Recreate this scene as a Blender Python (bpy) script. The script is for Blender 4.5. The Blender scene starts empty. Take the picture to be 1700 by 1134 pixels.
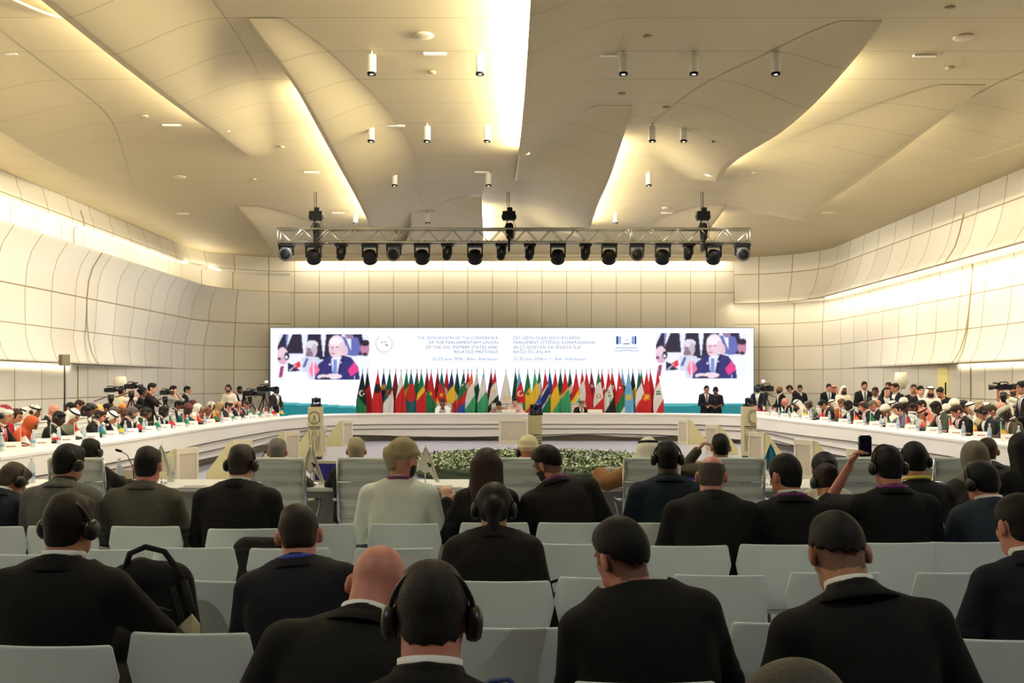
import bpy, bmesh, math, random
import numpy as np
from mathutils import Vector, Matrix
try:
    import openvdb as vdb
except Exception:
    import pyopenvdb as vdb
R = math.radians
random.seed(7)
rng = np.random.default_rng(7)
COL = bpy.context.scene.collection
F = 1653.0; HZ = 635.0; CAMZ = 1.7
def P(px, py, Y):
    return Vector(((px-850)/F*Y, Y, CAMZ+(HZ-py)/F*Y))
def PZ(px, py, z):            # pixel -> point at height z
    Y = (z-CAMZ)*F/(HZ-py)
    return Vector(((px-850)/F*Y, Y, z))

def lin(c):
    if isinstance(c, str):
        c = tuple(int(c[i:i+2], 16) for i in (0, 2, 4))
    o = []
    for v in c[:3]:
        v = v/255.0
        o.append(v/12.92 if v <= 0.04045 else ((v+0.055)/1.055)**2.4)
    return tuple(o)

_M = {}
def mat(name, col, rough=0.6, metal=0.0, emis=0.0, var=0.06, scale=30.0, bump=0.0, spec=None, sub=0.0, alpha=1.0, trans=0.0, sheen=0.0):
    if name in _M: return _M[name]
    m = bpy.data.materials.new(name); m.use_nodes = True
    nt = m.node_tree; b = nt.nodes['Principled BSDF']
    c = lin(col)
    b.inputs['Roughness'].default_value = rough
    b.inputs['Metallic'].default_value = metal
    if spec is not None: b.inputs['Specular IOR Level'].default_value = spec
    if sub: b.inputs['Subsurface Weight'].default_value = sub; b.inputs['Subsurface Scale'].default_value = .01
    if trans: b.inputs['Transmission Weight'].default_value = trans; b.inputs['IOR'].default_value = 1.2
    if alpha < 1: b.inputs['Alpha'].default_value = alpha
    if sheen: b.inputs['Sheen Weight'].default_value = sheen
    b.inputs['Base Color'].default_value = (*c, 1)
    if var or bump:
        tc = nt.nodes.new('ShaderNodeTexCoord'); n = nt.nodes.new('ShaderNodeTexNoise')
        n.inputs['Scale'].default_value = scale; n.inputs['Detail'].default_value = 3
        nt.links.new(tc.outputs['Object'], n.inputs['Vector'])
        if var:
            mx = nt.nodes.new('ShaderNodeMix'); mx.data_type = 'RGBA'
            mx.inputs[6].default_value = (*[v*(1-var) for v in c], 1)
            mx.inputs[7].default_value = (*[min(1, v*(1+var)) for v in c], 1)
            nt.links.new(n.outputs['Fac'], mx.inputs[0]); nt.links.new(mx.outputs[2], b.inputs['Base Color'])
        if bump:
            bp = nt.nodes.new('ShaderNodeBump'); bp.inputs['Strength'].default_value = bump; bp.inputs['Distance'].default_value = .01
            nt.links.new(n.outputs['Fac'], bp.inputs['Height']); nt.links.new(bp.outputs['Normal'], b.inputs['Normal'])
    if emis:
        b.inputs['Emission Color'].default_value = (*c, 1); b.inputs['Emission Strength'].default_value = emis
    _M[name] = m
    return m

def vcol_mat(name, emis=0.0, rough=.7, base=1.0):
    if name in _M: return _M[name]
    m = bpy.data.materials.new(name); m.use_nodes = True
    nt = m.node_tree; b = nt.nodes['Principled BSDF']
    a = nt.nodes.new('ShaderNodeAttribute'); a.attribute_name = 'Col'
    b.inputs['Roughness'].default_value = rough
    if emis:
        nt.links.new(a.outputs['Color'], b.inputs['Emission Color']); b.inputs['Emission Strength'].default_value = emis
        b.inputs['Base Color'].default_value = (.02, .02, .02, 1)
    else:
        nt.links.new(a.outputs['Color'], b.inputs['Base Color'])
    _M[name] = m
    return m

# ---------- object helpers
def link(o, parent=None):
    COL.objects.link(o)
    if parent is not None: o.parent = parent
    return o
def empty(name, loc=(0, 0, 0), rz=0.0, parent=None):
    o = bpy.data.objects.new(name, None); o.location = loc; o.rotation_euler = (0, 0, rz)
    o.empty_display_size = .1
    return link(o, parent)
def tag(o, label, cat, group=None, kind=None):
    if label: o['label'] = label
    if cat: o['category'] = cat
    if group: o['group'] = group
    if kind: o['kind'] = kind
    return o
def thing(name, label, cat, loc=(0, 0, 0), rz=0.0, group=None):
    return tag(empty(name, loc, rz), label, cat, group)
def mobj(name, me, mats=None, parent=None, loc=None):
    o = bpy.data.objects.new(name, me)
    if loc is not None: o.location = loc
    link(o, parent)
    if mats is not None:
        if not isinstance(mats, (list, tuple)): mats = [mats]
        if len(me.materials) == 0:
            for m in mats: me.materials.append(m)
        else:
            for i, m in enumerate(mats):
                if me.materials[i] is not m:
                    o.material_slots[i].link = 'OBJECT'; o.material_slots[i].material = m
    return o
def dup(root, loc=None, rz=None, label=None, group=None):
    r = root.copy(); COL.objects.link(r)
    if loc is not None: r.location = loc
    if rz is not None: r.rotation_euler = (0, 0, rz)
    if label: r['label'] = label
    if group: r['group'] = group
    for ch in list(root.children):
        c = ch.copy(); COL.objects.link(c); c.parent = r
        for g in list(ch.children):
            d = g.copy(); COL.objects.link(d); d.parent = c
    return r

class MB:
    """collects shapes into one mesh"""
    def __init__(s): s.v = []; s.f = []; s.mi = []; s.cur = 0; s.sm = []; s.smooth = False
    def add(s, vs, fs):
        n = len(s.v); s.v += [tuple(v) for v in vs]
        for f in fs: s.f.append([i+n for i in f]); s.mi.append(s.cur); s.sm.append(s.smooth)
        return s
    def box(s, c, size, M=None):
        cx, cy, cz = c; x, y, z = [k/2 for k in size]
        vs = [Vector((i*x, j*y, k*z)) for i in (-1, 1) for j in (-1, 1) for k in (-1, 1)]
        if M is not None: vs = [M @ v for v in vs]
        vs = [v+Vector(c) for v in vs]
        return s.add(vs, [(0, 1, 3, 2), (4, 6, 7, 5), (0, 4, 5, 1), (2, 3, 7, 6), (0, 2, 6, 4), (1, 5, 7, 3)])
    def tube(s, pts, r, n=8, caps=True, closed=False):
        pts = [Vector(p) for p in pts]; m = len(pts)
        rs = r if isinstance(r, (list, tuple)) else [r]*m
        vs = []; up = None
        for i, p in enumerate(pts):
            if closed: t = pts[(i+1) % m]-pts[i-1]
            else: t = (pts[min(i+1, m-1)]-pts[max(i-1, 0)])
            t.normalize()
            if up is None:
                up = Vector((0, 0, 1)) if abs(t.z) < .9 else Vector((1, 0, 0))
            a = t.cross(up)
            if a.length < 1e-5: a = t.orthogonal()
            a.normalize(); b = a.cross(t).normalized(); up = b
            for k in range(n):
                an = 2*math.pi*k/n
                vs.append(p+(a*math.cos(an)+b*math.sin(an))*rs[i])
        fs = []
        for i in range(m if closed else m-1):
            j = (i+1) % m
            for k in range(n):
                k2 = (k+1) % n
                fs.append((i*n+k, i*n+k2, j*n+k2, j*n+k))
        if caps and not closed:
            fs.append(tuple(range(n))); fs.append(tuple(range((m-1)*n, m*n))[::-1])
        o = s.smooth; s.smooth = True; s.add(vs, fs); s.smooth = o
        return s
    def lathe(s, prof, c=(0, 0, 0), n=20, M=None):
        vs = []; m = len(prof)
        for r, z in prof:
            for k in range(n):
                a = 2*math.pi*k/n; v = Vector((r*math.cos(a), r*math.sin(a), z))
                if M is not None: v = M @ v
                vs.append(v+Vector(c))
        fs = []
        for i in range(m-1):
            for k in range(n):
                k2 = (k+1) % n; fs.append((i*n+k, i*n+k2, (i+1)*n+k2, (i+1)*n+k))
        fs.append(tuple(range(n))[::-1]); fs.append(tuple(range((m-1)*n, m*n)))
        o = s.smooth; s.smooth = True; s.add(vs, fs); s.smooth = o
        return s
    def prism(s, poly, depth, M):
        """poly in local xz, extruded +-depth/2 along y, placed by matrix M"""
        n = len(poly)
        vs = [M @ Vector((x, -depth/2, z)) for x, z in poly]+[M @ Vector((x, depth/2, z)) for x, z in poly]
        fs = [tuple(range(n)), tuple(range(n, 2*n))[::-1]]
        for i in range(n):
            j = (i+1) % n; fs.append((i, i+n, j+n, j))
        return s.add(vs, fs)
    def grid(s, pts):
        """pts[i][j] grid surface"""
        h = len(pts); w = len(pts[0]); vs = [p for r in pts for p in r]
        fs = [(i*w+j, i*w+j+1, (i+1)*w+j+1, (i+1)*w+j) for i in range(h-1) for j in range(w-1)]
        o = s.smooth; s.smooth = True; s.add(vs, fs); s.smooth = o
        return s
    def mesh(s, name='mesh', fix=True, bevel=0.0):
        me = bpy.data.meshes.new(name); me.from_pydata(s.v, [], s.f)
        me.polygons.foreach_set('material_index', s.mi); me.polygons.foreach_set('use_smooth', s.sm)
        if fix or bevel:
            bm = bmesh.new(); bm.from_mesh(me)
            if bevel:
                bmesh.ops.bevel(bm, geom=list(bm.edges), offset=bevel, segments=2, affect='EDGES', clamp_overlap=True)
            bmesh.ops.recalc_face_normals(bm, faces=bm.faces); bm.to_mesh(me); bm.free()
        me.update(); return me
    def obj(s, name, mats, parent=None, loc=None, fix=True, bevel=0.0):
        return mobj(name, s.mesh(name, fix, bevel), mats, parent, loc)

def solid(o, th, off=0):
    m = o.modifiers.new('s', 'SOLIDIFY'); m.thickness = th; m.offset = off; return o

# ---------- signed-distance bodies
class Sdf:
    def __init__(s): s.p = []; s.cuts = []; s.subs = []
    def cone(s, a, b, ra, rb, k=.02, flat=None, ratio=1.0):
        s.p.append(('c', np.array(a, float), np.array(b, float), ra, rb, k, None if flat is None else np.array(flat, float), ratio)); return s
    def ell(s, c, r, M=None, k=.02):
        s.p.append(('e', np.array(c, float), np.array(r, float), None if M is None else np.array(M.to_3x3() if hasattr(M, 'to_3x3') else M, float), k)); return s
    def cut(s, fn): s.cuts.append(fn); return s
    def sub(s, c, r, M=None, k=.01): s.subs.append((np.array(c, float), np.array(r, float), None if M is None else np.array(M.to_3x3(), float), k)); return s
    def mesh(s, vox, name='body'):
        lo = np.full(3, 1e9); hi = -lo
        boxes = []
        for q in s.p:
            if q[0] == 'c':
                r = max(q[3], q[4])*max(1, 1)
                a = np.minimum(q[1], q[2])-r; b = np.maximum(q[1], q[2])+r
            else:
                r = max(q[2]) if q[3] is not None else q[2]
                a = q[1]-r; b = q[1]+r
            boxes.append((a, b)); lo = np.minimum(lo, a); hi = np.maximum(hi, b)
        lo = lo-vox*4; hi = hi+vox*4
        n = np.ceil((hi-lo)/vox).astype(int)+1
        D = np.full(n, .5, np.float32)
        def sub_grid(a, b):
            i0 = np.maximum(((a-lo)/vox).astype(int)-1, 0); i1 = np.minimum(((b-lo)/vox).astype(int)+2, n)
            ax = [(lo[d]+np.arange(i0[d], i1[d])*vox).astype(np.float32) for d in range(3)]
            return (slice(i0[0], i1[0]), slice(i0[1], i1[1]), slice(i0[2], i1[2])), np.meshgrid(*ax, indexing='ij')
        def ev(q, X, Y, Z):
            if q[0] == 'c':
                _, a, b, ra, rb, k, fl, ratio = q
                ab = b-a; L2 = max(float(ab @ ab), 1e-9)
                px, py, pz = X-a[0], Y-a[1], Z-a[2]
                t = np.clip((px*ab[0]+py*ab[1]+pz*ab[2])/L2, 0, 1)
                dx, dy, dz = px-t*ab[0], py-t*ab[1], pz-t*ab[2]
                if fl is not None:
                    g = (dx*fl[0]+dy*fl[1]+dz*fl[2])*(1/ratio-1)
                    dx = dx+g*fl[0]; dy = dy+g*fl[1]; dz = dz+g*fl[2]
                return np.sqrt(dx*dx+dy*dy+dz*dz)-(ra+(rb-ra)*t)
            _, c, r, M, k = q
            return evell(c, r, M, X, Y, Z)
        def evell(c, r, M, X, Y, Z):
            x, y, z = X-c[0], Y-c[1], Z-c[2]
            if M is not None:
                x, y, z = (x*M[0, 0]+y*M[1, 0]+z*M[2, 0], x*M[0, 1]+y*M[1, 1]+z*M[2, 1], x*M[0, 2]+y*M[1, 2]+z*M[2, 2])
            k0 = np.sqrt((x/r[0])**2+(y/r[1])**2+(z/r[2])**2)+1e-6
            k1 = np.sqrt((x/r[0]**2)**2+(y/r[1]**2)**2+(z/r[2]**2)**2)+1e-6
            return k0*(k0-1)/k1
        for q, (a, b) in zip(s.p, boxes):
            k = q[5] if q[0] == 'c' else q[4]
            pad = k+vox*4
            sl, (X, Y, Z) = sub_grid(a-pad, b+pad)
            d = ev(q, X, Y, Z)
            D0 = D[sl]
            h = np.maximum(k-np.abs(d-D0), 0)/max(k, 1e-5)
            D[sl] = np.minimum(d, D0)-h*h*k*.25
        for c, r, M, k in s.subs:
            pad = max(r)+k+vox*3
            sl, (X, Y, Z) = sub_grid(c-pad, c+pad)
            d = -evell(c, r, M, X, Y, Z); D0 = D[sl]
            h = np.maximum(k-np.abs(d-D0), 0)/k
            D[sl] = np.maximum(d, D0)+h*h*k*.25
        if s.cuts:
            _, (X, Y, Z) = sub_grid(lo, hi+vox*5)
            X = X[:n[0], :n[1], :n[2]]; Y = Y[:n[0], :n[1], :n[2]]; Z = Z[:n[0], :n[1], :n[2]]
            for fn in s.cuts: D = np.maximum(D, fn(X, Y, Z)).astype(np.float32)
        D[0] = D[-1] = .5; D[:, 0] = D[:, -1] = .5; D[:, :, 0] = D[:, :, -1] = .5
        G = vdb.FloatGrid(1.0); G.copyFromArray(np.ascontiguousarray(D))
        pts, tr, qd = G.convertToPolygons(isovalue=0.0, adaptivity=0.0)
        pts = pts.astype(np.float32)*vox+lo.astype(np.float32)
        me = bpy.data.meshes.new(name)
        nq = len(qd); me.vertices.add(len(pts)); me.vertices.foreach_set('co', pts.ravel())
        me.loops.add(nq*4); me.loops.foreach_set('vertex_index', qd.astype(np.int32).ravel())
        me.polygons.add(nq); me.polygons.foreach_set('loop_start', np.arange(0, nq*4, 4, dtype=np.int32))
        me.polygons.foreach_set('use_smooth', np.ones(nq, bool))
        me.update(calc_edges=True)
        me['_q'] = 0
        return me, pts, qd
# ---------- people
def V(*a): return Vector(a)
def rx(a): return Matrix.Rotation(a, 3, 'X')
def ry(a): return Matrix.Rotation(a, 3, 'Y')
def rz_(a): return Matrix.Rotation(a, 3, 'Z')
def ik(S, H, l1, l2, hint):
    d = H-S; L = d.length
    if L > (l1+l2)*.985: H = S+d.normalized()*(l1+l2)*.985; d = H-S; L = d.length
    a = (l1*l1-l2*l2+L*L)/(2*L); h = math.sqrt(max(l1*l1-a*a, 1e-6))
    n = d.normalized(); p = hint-n*hint.dot(n); p.normalize()
    return S+n*a+p*h, H

SKINS = {'light': (214, 164, 138), 'tan': (186, 132, 104), 'brown': (120, 78, 56), 'dark': (58, 38, 30), 'pink': (206, 138, 120)}
def skin_mat(k): return mat('skin_'+k, SKINS[k], rough=.5, var=.08, scale=18, sub=.08 if k != 'dark' else 0)

def skeleton(p):
    """joints of a figure, origin on the floor under the hips, facing +Y"""
    st = p.get('stand', False); s = p.get('s', 1.0); w = p.get('w', 1.0)
    lean = p.get('lean', .12); side = p.get('side', 0.0)
    hipz = .95*s if st else p.get('seat', .45)+.085
    H = V(0, 0, hipz)
    M1 = ry(side) @ rx(-(lean*.7-.06)); M2 = ry(side*1.2) @ rx(-(lean+.10))
    mid = H+M1 @ V(0, 0, .25*s); N = mid+M2 @ V(0, 0, .265*s)
    hp, hy, hr = p.get('hp', .15), p.get('hy', 0.0), p.get('hr', 0.0)
    neckdir = ry(side+hr*.5) @ rx(-(lean*.8+.12+hp*.55))
    hb = N+neckdir @ V(0, 0, .058*s)
    HM = ry(side*.6+hr) @ rz_(hy) @ rx(-(hp+lean*.3))
    hs = p.get('hs', 1.0)
    HC = hb+(HM @ V(0, .024, .098))*hs
    J = dict(H=H, mid=mid, N=N, hb=hb, HC=HC, HM=HM, M1=M1, M2=M2, s=s, w=w, hs=hs, st=st)
    for n_, (sg, nm) in enumerate(((-1, 'L'), (1, 'R'))):
        S = N+M2 @ V(sg*.172*w*s, -.008, -.084*s)
        tgt = p.get('arm'+nm, 'lap')
        fz = p.get('seat', .45)
        T = {'lap': V(sg*.10, .30, fz+.20), 'table': V(sg*.16, .40, .80), 'side': V(sg*.27*w, .05, hipz-.12),
             'knee': V(sg*.16, .40, fz+.18), 'front': V(sg*.06, .24, hipz+.10), 'face': HC+V(sg*.09, .06, -.10),
             'cross': V(-sg*.10, .24, hipz+.27), 'hang': V(sg*.26, -.02, hipz-.25)}.get(tgt, tgt) if isinstance(tgt, str) else V(*tgt)
        hint = V(*p['hint']) if p.get('hint') and n_ == 0 else V(sg*.75, -.5, -.5) if tgt not in ('face',) else V(sg*.4, .2, -1)
        if not isinstance(tgt, str) and T.z > N.z and not p.get('hint'): hint = V(sg*.6, .2, -1)
        E, W = ik(S, T, .285*s, .26*s, hint)
        J['S'+nm], J['E'+nm], J['W'+nm] = S, E, W
        kn = H+V(sg*.11, .43, -.02) if not st else V(sg*.10, .02, .50*s)
        an = V(sg*.13, .45, .09) if not st else V(sg*.11, -.01, .09)
        if p.get('cross') and sg == p['cross']:
            kn = H+V(-sg*.02, .42, .14); an = V(-sg*.34, .50, .36)
        J['T'+nm] = H+V(sg*.085, 0, -.02); J['K'+nm] = kn; J['A'+nm] = an
    return J

def hand(D, W, E, sg, curl=.6, k=.008, s=1.0):
    f = (W-E).normalized(); side = f.cross(V(0, 0, 1))
    if side.length < .1: side = V(1, 0, 0)
    side.normalize(); up = side.cross(f).normalized()
    ctr = W+f*.05
    D.cone(W, W+f*.075, .024, .034, k=.02, flat=up, ratio=.5)
    for i, (o, L) in enumerate(((-.030, .060), (-.010, .072), (.010, .068), (.029, .052))):
        b = W+f*.085+side*o
        f2 = (f*math.cos(curl*.6)-up*math.sin(curl*.6)); f3 = (f*math.cos(curl*1.4)-up*math.sin(curl*1.4))
        m = b+f2*L*.55; e = m+f3*L*.5
        D.cone(b, m, .0105, .0095, k=k); D.cone(m, e, .0095, .0075, k=k)
    tb = W+f*.03-side*sg*.028; tm = tb+(f*.7-side*sg*.7)*.035-up*.005; te = tm+(f*.95-up*.3).normalized()*.032
    D.cone(tb, tm, .014, .012, k=.012); D.cone(tm, te, .012, .009, k=k)

def build_body(p, J, vox):
    D = Sdf(); s, w, HC, HM, hs = J['s'], J['w'], J['HC'], J['HM'], J['hs']
    h = lambda x, y, z: HC+(HM @ V(x, y, z))*hs
    fw = J['M2'] @ V(0, 1, 0)
    D.cone(J['H'], J['mid'], .125*w, .12*w, k=.05, flat=J['M1'] @ V(0, 1, 0), ratio=.7)
    D.cone(J['mid'], J['N']-(J['M2'] @ V(0, 0, .13)), .12*w, .135*w, k=.05, flat=fw, ratio=.66)
    for n in 'LR':
        D.cone(J['N']-(J['M2'] @ V(0, 0, .05)), J['S'+n], .05, .045, k=.04)
        D.cone(J['S'+n], J['E'+n], .046*w, .036, k=.03); D.cone(J['E'+n], J['W'+n], .036, .025, k=.02)
        D.cone(J['T'+n], J['K'+n], .075*w, .052, k=.03); D.cone(J['K'+n], J['A'+n], .048, .034, k=.02)
        hand(D, J['W'+n], J['E'+n], -1 if n == 'L' else 1, p.get('curl', .7))
    nr = .053 if p.get('fem') else .062
    D.cone(J['N']-V(0, 0, .05), h(0, -.022, -.055), nr*1.05*max(1, w*.95), nr, k=.035)
    D.ell(h(0, -.012, .022), (.077*hs, .096*hs, .090*hs), HM, k=.02)
    D.ell(h(0, .022, -.040), (.060*hs, .070*hs, .074*hs), HM, k=.03)
    D.cone(h(-.028, .045, -.078), h(.028, .045, -.078), .026*hs, .026*hs, k=.03)
    D.cone(h(0, .092, .010), h(0, .108, -.026), .008, .0125, k=.012)
    D.cone(h(-.03, .082, .024), h(.03, .082, .024), .011, .011, k=.014)
    D.ell(h(0, .088, -.052), (.024, .012, .012), HM, k=.008)
    for sg in (-1, 1):
        D.ell(h(sg*.083, -.010, -.012), (.011*hs, .021*hs, .034*hs), HM @ rz_(sg*.4), k=.006)
        D.ell(h(sg*.036, .055, -.018), (.022, .022, .018), HM, k=.02)
        D.sub(h(sg*.031, .096, .004), (.013, .011, .008), HM, k=.006)
    me, pts, q = D.mesh(vox, 'body')
    ctr = pts[q].mean(1)
    loc = (ctr-np.array(HC)) @ np.array(HM)/hs
    mi = np.zeros(len(q), np.int32)
    eye = (loc[:, 1] > .05) & (np.abs(np.abs(loc[:, 0])-.031) < .014) & (np.abs(loc[:, 2]-.004) < .0065)
    brow = (loc[:, 1] > .06) & (np.abs(np.abs(loc[:, 0])-.033) < .020) & (np.abs(loc[:, 2]-.025) < .005)
    lip = (loc[:, 1] > .07) & (np.abs(loc[:, 0]) < .024) & (np.abs(loc[:, 2]+.052) < .007)
    mi[eye | brow] = 1; mi[lip] = 2
    inhead = (loc[:, 2] > -.16) & (np.abs(loc[:, 0]) < .12) & (np.abs(loc[:, 1]) < .14)
    if p.get('beard'):
        bd = inhead & (loc[:, 1] > .005) & (loc[:, 2] < -.028-.18*np.clip(.07-loc[:, 1], 0, .05)*0+.0) & (loc[:, 2] > -.13) & (np.abs(loc[:, 0]) < .075) & ~lip
        bd &= ~((np.abs(loc[:, 0]) < .03) & (loc[:, 2] > -.036))
        mi[bd] = 3
    if p.get('fade'):
        z = loc[:, 2]-(.7*(loc[:, 1]-.0))
        fd = inhead & (loc[:, 1] < .055) & (loc[:, 2]*.82-loc[:, 1]*.57 > -.036) & (loc[:, 2] > -.085) & ~((np.abs(loc[:, 0]) > .078) & (loc[:, 2] < .02) & (loc[:, 1] > -.035))
        mi[fd] = 4
    me.polygons.foreach_set('material_index', mi)
    return me

def hair_mesh(p, J, vox):
    st = p['hair']; HC, HM, hs = J['HC'], J['HM'], J['hs']
    h = lambda x, y, z: HC+(HM @ V(x, y, z))*hs
    Mi = np.array(HM); c0 = np.array(HC)
    def L(X, Y, Z):
        a, b, c = (X-c0[0])/hs, (Y-c0[1])/hs, (Z-c0[2])/hs
        return (a*Mi[0, 0]+b*Mi[1, 0]+c*Mi[2, 0], a*Mi[0, 1]+b*Mi[1, 1]+c*Mi[2, 1], a*Mi[0, 2]+b*Mi[1, 2]+c*Mi[2, 2])
    D = Sdf(); t = p.get('hthick', .010)
    if st in ('short', 'fade', 'balding', 'thin'):
        D.ell(h(0, -.012, .022), ((.077+t*.35)*hs, (.096+t*.8)*hs, (.090+t)*hs), HM)
        if st != 'thin':
            D.ell(h(.008, .045, .075), (.055*hs, .045*hs, (.028+t)*hs), HM, k=.02)
            D.ell(h(-.01, -.02, .085), (.055*hs, .06*hs, (.020+t)*hs), HM, k=.02)
        D.ell(h(0, -.045, -.045), (.062*hs, .052*hs, .055*hs), HM, k=.02)
        lo = p['lo'] if 'lo' in p else {'short': -.048, 'fade': .020, 'balding': -.044, 'thin': -.040}[st]
        def c1(X, Y, Z):
            a, b, c = L(X, Y, Z)
            wob = .004*np.sin(a*190)+.003*np.sin(b*230+c*120)
            pl = lo-(c*.82-b*.57)+wob
            front = np.where(b > .02, (.050-c)-1.6*np.maximum(.075-b, 0)-np.abs(a)*.15, -1)
            ear = np.where((np.abs(a) > .066), np.minimum((.012-c), .034-np.abs(b+.004)), -1)
            return np.maximum(np.maximum(pl, front*.6), ear*.8)
        D.cut(c1)
        if st == 'balding':
            cz = p.get('bald', (-.01, .015, .05, .055))
            D.sub(h(0, cz[0], .115), (cz[3], cz[3]*1.25, cz[2]), HM, k=.012)
    elif st in ('long', 'pony', 'bun'):
        D.ell(h(0, -.012, .024), (.090*hs, .108*hs, .102*hs), HM)
        if st == 'long':
            base = J['N']+(J['M2'] @ V(0, -.085, -.10))
            for o in (-.045, -.015, .015, .045):
                D.cone(h(o*1.2, -.055, 0), base+V(o*1.7, -.01*abs(o)*10, -.02*(o > 0)), .056, .022, k=.03)
            for sg in (-1, 1): D.cone(h(sg*.066, -.015, 0), J['N']+(J['M2'] @ V(sg*.10, -.04, -.05)), .034, .024, k=.03)
        elif st == 'pony':
            D.ell(h(0, -.10, -.005), (.04, .035, .04), HM, k=.02)
            D.cone(h(0, -.11, -.01), h(0, -.10, -.19), .035, .022, k=.03)
            D.ell(h(0, -.05, -.03), (.07, .058, .055), HM, k=.02)
        else:
            D.ell(h(0, -.115, .03), (.05, .04, .045), HM, k=.02); D.ell(h(0, -.045, -.03), (.068, .058, .05), HM, k=.02)
        D.cut(lambda X, Y, Z: (lambda a, b, c: np.minimum(b-.035+np.maximum(np.abs(a)-.05, 0)*.3, .062-c))(*L(X, Y, Z)))
    me, pts, q = D.mesh(vox, 'hair')
    return me

def headwear(kind, p, J, root, vox):
    HC, HM, hs = J['HC'], J['HM'], J['hs']
    h = lambda x, y, z: HC+(HM @ V(x, y, z))*hs
    Mi = np.array(HM); c0 = np.array(HC)
    def L(X, Y, Z):
        a, b, c = X-c0[0], Y-c0[1], Z-c0[2]
        return (a*Mi[0, 0]+b*Mi[1, 0]+c*Mi[2, 0], a*Mi[0, 1]+b*Mi[1, 1]+c*Mi[2, 1], a*Mi[0, 2]+b*Mi[1, 2]+c*Mi[2, 2])
    colour = p.get('hwcol', (232, 230, 220))
    m = mat('cloth_%d_%d_%d' % tuple(colour), colour, rough=.85, var=.06, scale=60)
    D = Sdf()
    if kind == 'ghutra':
        D.ell(h(0, -.010, .026), (.087*hs, .104*hs, .098*hs), HM)
        for sg in (-1, 1):
            D.cone(h(sg*.066, -.015, .01), J['N']+(J['M2'] @ V(sg*.135, .01, -.045)), .030, .035, k=.04)
            D.cone(h(sg*.05, -.065, .0), J['N']+(J['M2'] @ V(sg*.10, -.085, -.12)), .045, .035, k=.05)
        D.cone(h(0, -.07, 0), J['N']+(J['M2'] @ V(0, -.10, -.20)), .055, .05, k=.05)
        D.cut(lambda X, Y, Z: (lambda a, b, c: np.minimum(np.minimum(b-.055, .058-c), .075-np.abs(a)))(*L(X, Y, Z)))
        me, _, _ = D.mesh(vox, 'headcloth'); mobj('headcloth', me, m, root)
        if not p.get('noagal'):
            for dz in (.060, .074):
                pts = [h(math.cos(a)*(.084-.06*(dz-.06)), -.010+math.sin(a)*(.101-.06*(dz-.06)), dz) for a in np.linspace(0, 2*math.pi, 28, endpoint=False)]
                mb = MB() if dz == .060 else mb
                mb.tube(pts, .0085, 6, closed=True)
            mb.obj('head_cord', mat('black_cord', (14, 13, 13), rough=.8), root)
    elif kind == 'turban':
        D.ell(h(0, -.018, .056), (.090*hs, .108*hs, .098*hs), HM)
        for i, (tz, tr, tilt) in enumerate(((.026, .030, .22), (.046, .031, -.20), (.068, .029, .16))):
            n = 26; ra = .080-.55*max(tz-.03, 0); rb = .098-.60*max(tz-.03, 0)
            pr = None
            for k in range(n+1):
                a = 2*math.pi*k/n
                q = h(math.cos(a)*ra, -.014+math.sin(a)*rb, tz+.02+tilt*math.sin(a+i)*.09)
                if pr is not None: D.cone(pr, q, tr*.62, tr*.62, k=.006)
                pr = q
        if p.get('knot'): D.ell(h(-.06, -.10, .05), (.035, .03, .03), HM, k=.015); D.cone(h(-.03, -.10, .02), h(-.01, -.10, -.05), .05, .03, k=.02)
        me, pts, q = D.mesh(vox, 'turban')
        mats = [m]
        if p.get('topcol'):
            loc = (pts[q].mean(1)-c0) @ Mi
            me.polygons.foreach_set('material_index', (loc[:, 2] > .105).astype(np.int32)); mats.append(mat('cap_top', p['topcol'], rough=.8))
        mobj('turban', me, mats, root)
    elif kind == 'hijab':
        D.ell(h(0, -.010, .020), (.094*hs, .112*hs, .106*hs), HM)
        D.cone(h(0, -.01, -.05), J['N']+V(0, 0, -.02), .085, .10, k=.05)
        D.cone(J['N']+(J['M2'] @ V(-.10, 0, -.05)), J['N']+(J['M2'] @ V(.10, 0, -.05)), .085, .085, k=.05)
        D.cut(lambda X, Y, Z: (lambda a, b, c: np.maximum(np.minimum(b-.052, .062-np.abs(a)), -10*np.ones_like(a)) if False else np.minimum(np.minimum(b-.050, .060-np.abs(a)), np.minimum(c+.085, .066-c)))(*L(X, Y, Z)))
        me, _, _ = D.mesh(vox, 'headscarf'); mobj('headscarf', me, m, root)
    elif kind == 'cap':
        D.cone(h(0, -.012, .05), h(0, -.014, .098), .083*hs, .074*hs, flat=HM @ V(1, 0, 0), ratio=.86, k=.005)
        D.cut(lambda X, Y, Z: (lambda a, b, c: np.maximum(.050-c+.12*b, c-.135))(*L(X, Y, Z)))
        me, _, _ = D.mesh(vox, 'cap'); mobj('cap', me, m, root)
    elif kind == 'flatcap':
        D.ell(h(0, .005, .070), (.094*hs, .118*hs, .048*hs), HM, k=.02)
        D.cone(h(-.05, .10, .045), h(.05, .10, .045), .018, .018, k=.03)
        D.cut(lambda X, Y, Z: (lambda a, b, c: .035-c)(*L(X, Y, Z)))
        me, _, _ = D.mesh(vox, 'cap'); mobj('cap', me, m, root)

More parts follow.
